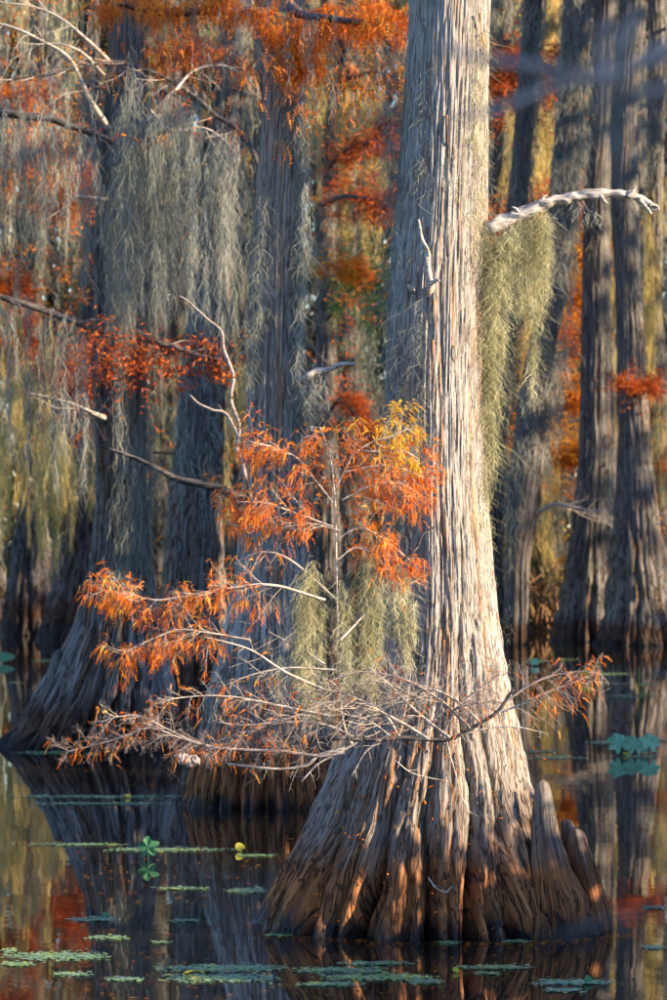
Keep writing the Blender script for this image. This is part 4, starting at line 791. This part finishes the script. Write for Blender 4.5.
def big_leaf(px, py, size, lobes, mat, label, stand=1.0, seed=0, n=1, depth=.16, stalk=True, asp=1.0, cat='water plant'):
    """leaf blades held above the water on stalks; size in photo pixels"""
    base = wat(px, py+size*.5*stand+1); k = base[1]/F_PX; r = size*k*.5; t = thing('water_leaf', tuple(base), label, cat); R_ = np.random.RandomState(seed)
    for q in range(n):
        ox = (q-(n-1)/2)*r*1.25; c = base+np.array([ox, R_.uniform(-.05, .05)*(n > 1), r*stand+(.012 if stand < .5 else 0)+R_.uniform(0, .3)*r*(n > 1)])
        m = 40; V = [c]; F = []; th0 = -math.pi/2+R_.normal(0, .3)
        nv = np.array([R_.normal(0, .25), -1.0*stand-.15, .5+(1-stand)]); nv /= np.linalg.norm(nv); u = np.cross(nv, [0, 0, 1]); u /= np.linalg.norm(u); v = np.cross(u, nv)
        for ring in (1, 2, 3):
            for j in range(m):
                a = th0+j*2*math.pi/m; notch = 1-.55*math.exp(-((math.sin((a-th0)/2))/.10)**2); rr = r*asp*ring/3*(1-depth*(.5+.5*math.cos(lobes*(a-th0))) * (ring/3))*(notch if ring > 1 else 1)*R_.uniform(.97, 1.03)
                w_ = r*(.10*math.cos(lobes*(a-th0))*ring/3+.10*(ring/3)**2*math.sin(2*a))
                V.append(c+u*rr*math.cos(a)+v*rr*math.sin(a)/asp**.5+nv*w_)
        for j in range(m): F.append((0, 1+j, 1+(j+1) % m, 1+(j+1) % m))
        T3 = []
        for j in range(m): T3.append((0, 1+j, 1+(j+1) % m))
        for ring in (0, 1):
            for j in range(m):
                a, b = 1+ring*m+j, 1+ring*m+(j+1) % m; T3 += [(a, a+m, b+m), (a, b+m, b)]
        mk('blade', V, T3, mat, t, {'tint': R_.uniform(.2, .8)*np.ones(len(V))})
        if stalk:
            T = Tubes(seed); T.add([base+[ox*.6, .02, -.05], base+[ox*.8, .01, r*.4], c-[0, -.01, r*.3]], max(.003, .5*k), max(.002, .4*k), 5, 4, 0); T.mesh('stalk', LEAFG, t)
    return t
big_leaf(148, 846, 24, 5, LEAFG, 'dark green lobed leaf standing on the reflection of the left tree', 1.0, 1, 1, .38)
big_leaf(240, 846, 10, 1, LEAFY, 'small yellow round leaf beside the dark left edge of the big base', .9, 2, 1, .0)
big_leaf(587, 673, 13, 1, LEAFY, 'round yellow green leaf on the open water at the right', 1.0, 3, 1, .0)
big_leaf(634, 744, 24, 7, LEAFT, 'blue green scalloped leaves clustered at the right edge', .9, 4, 3, .25)
big_leaf(627, 753, 8, 1, LEAFY, 'yellow leaf under the blue green cluster', .5, 5, 1, .1)
big_leaf(535, 661, 9, 3, LEAFT, 'small blue green leaf before the orange stump', .9, 6, 1, .1)
big_leaf(4, 657, 22, 1, LEAFG, 'broad green leaf cut by the left edge of the picture', .45, 7, 1, .0)
big_leaf(106, 914, 9, 3, LEAFG, 'small dark green leaf on a raft at the left', .5, 8, 1, .2)
big_leaf(588, 978, 9, 3, LEAFG, 'small bright green leaf on the raft at lower right', .9, 9, 1, .3)
big_leaf(456, 969, 7, 1, LEAFY, 'tiny yellow leaf before the middle flutes', .8, 10, 1, .1)
big_leaf(128, 795, 6, 1, LEAFY, 'tiny yellow leaf on the farthest left raft', .7, 11, 1, .1)
big_leaf(64, 692, 9, 4, LEAFG, 'small green leaf by the left buttress', .4, 12, 1, .2)
T = Tubes(910)
for pts in ([(205, 976), (200, 973), (190, 973), (183, 976), (190, 980), (200, 979)],):
    T.add([wat(a, b)+[0, 0, .01] for a, b in pts], .006, .004, 5, 5, 0)
o = T.mesh('curled_stem', LEAFY, None); tag(o, 'curled yellow green stem lying on the bright raft', 'water plant')
T = Tubes(911); T.add([wat(639, 690)-[0, 0, .05], wat(639, 690)+[0, 0, .35]], .012, .006, 4, 0, 0); T.add([wat(639, 690)+[0, 0, .02], wat(652, 690)+[0, 0, .12]], .01, .005, 4, 0, 0)
o = T.mesh('reed', LEAFY, None); tag(o, 'thin yellow reed stalk standing on the green raft at the right', 'reed')

# ================================================================ the near tree right of the camera; its twigs hang, out of focus, into the picture
near = thing('bald_cypress', (3.9, 2.75, 0), 'cypress beside the camera whose blurred blue grey twigs cross the upper right corner', 'tree')
trn = Trunk([(0, 3.9, 1.0), (.8, 3.9, .85), (2, 3.9, .75), (6, 3.9, .7), (12, 3.9, .4)], 2.75, 12)  # unseen trunk, placed so that it shades the hanging twigs
trn.build('trunk', BARK2, near, 120, 90, 950, lobes=10, A0=.3, hz=1, A1=.06, ridges=8, rd=.01, zpow=1.1, zm=1.2)
FY = 3.7; T = Tubes(951); tipn = []; R_ = np.random.RandomState(951)
T.add([[3.6, 2.9, 3.1], [2.2, 4.0, 3.2], [1.2, 4.4, 3.1], at(760, 40, FY)], .05, .006, 6, 6, .2)
P = T.add(path([(760, 40), (700, 46), (655, 62), (600, 78), (560, 84), (500, 108), (450, 122)], FY), .006, .003, 6, 6, .2)
for pts in ([(720, 20), (640, 60), (610, 78), (560, 68), (470, 58)], [(640, 10), (622, 45), (606, 78), (600, 110)], [(700, 85), (650, 90), (615, 84)], [(615, 80), (640, 96), (665, 92)], [(590, 82), (555, 75), (530, 74)], [(430, 45), (470, 56), (530, 66)], [(610, 20), (600, 60), (612, 88)]):
    T.add(path(pts, FY+R_.uniform(-.15, .15)), .005, .003, 5, 5, .3)
b = T.mesh('bough', TWIGR, near)
moss('moss', tails_px(FY, [(605, 20, 160, 46), (620, 40, 130, 40), (590, 60, 90, 36), (640, 30, 90, 40)]), 500, 4, .003, MOSSG, b, 952, curl=.9, lat=.7, fr=(.1, .4))
T = Tubes(953); T.add([[3.5, 2.9, 1.8], [1.6, 4.3, 2.0], at(780, 878, FY)], .02, .004, 5, 5, .2); T.add(path([(780, 878), (700, 890), (660, 902), (620, 914), (585, 928), (555, 938)], FY), .0028, .0015, 5, 5, .2)
T.add(path([(660, 902), (640, 915), (612, 925)], FY), .003, .002, 5, 5, .2)
T.mesh('bough', DARKW, near)
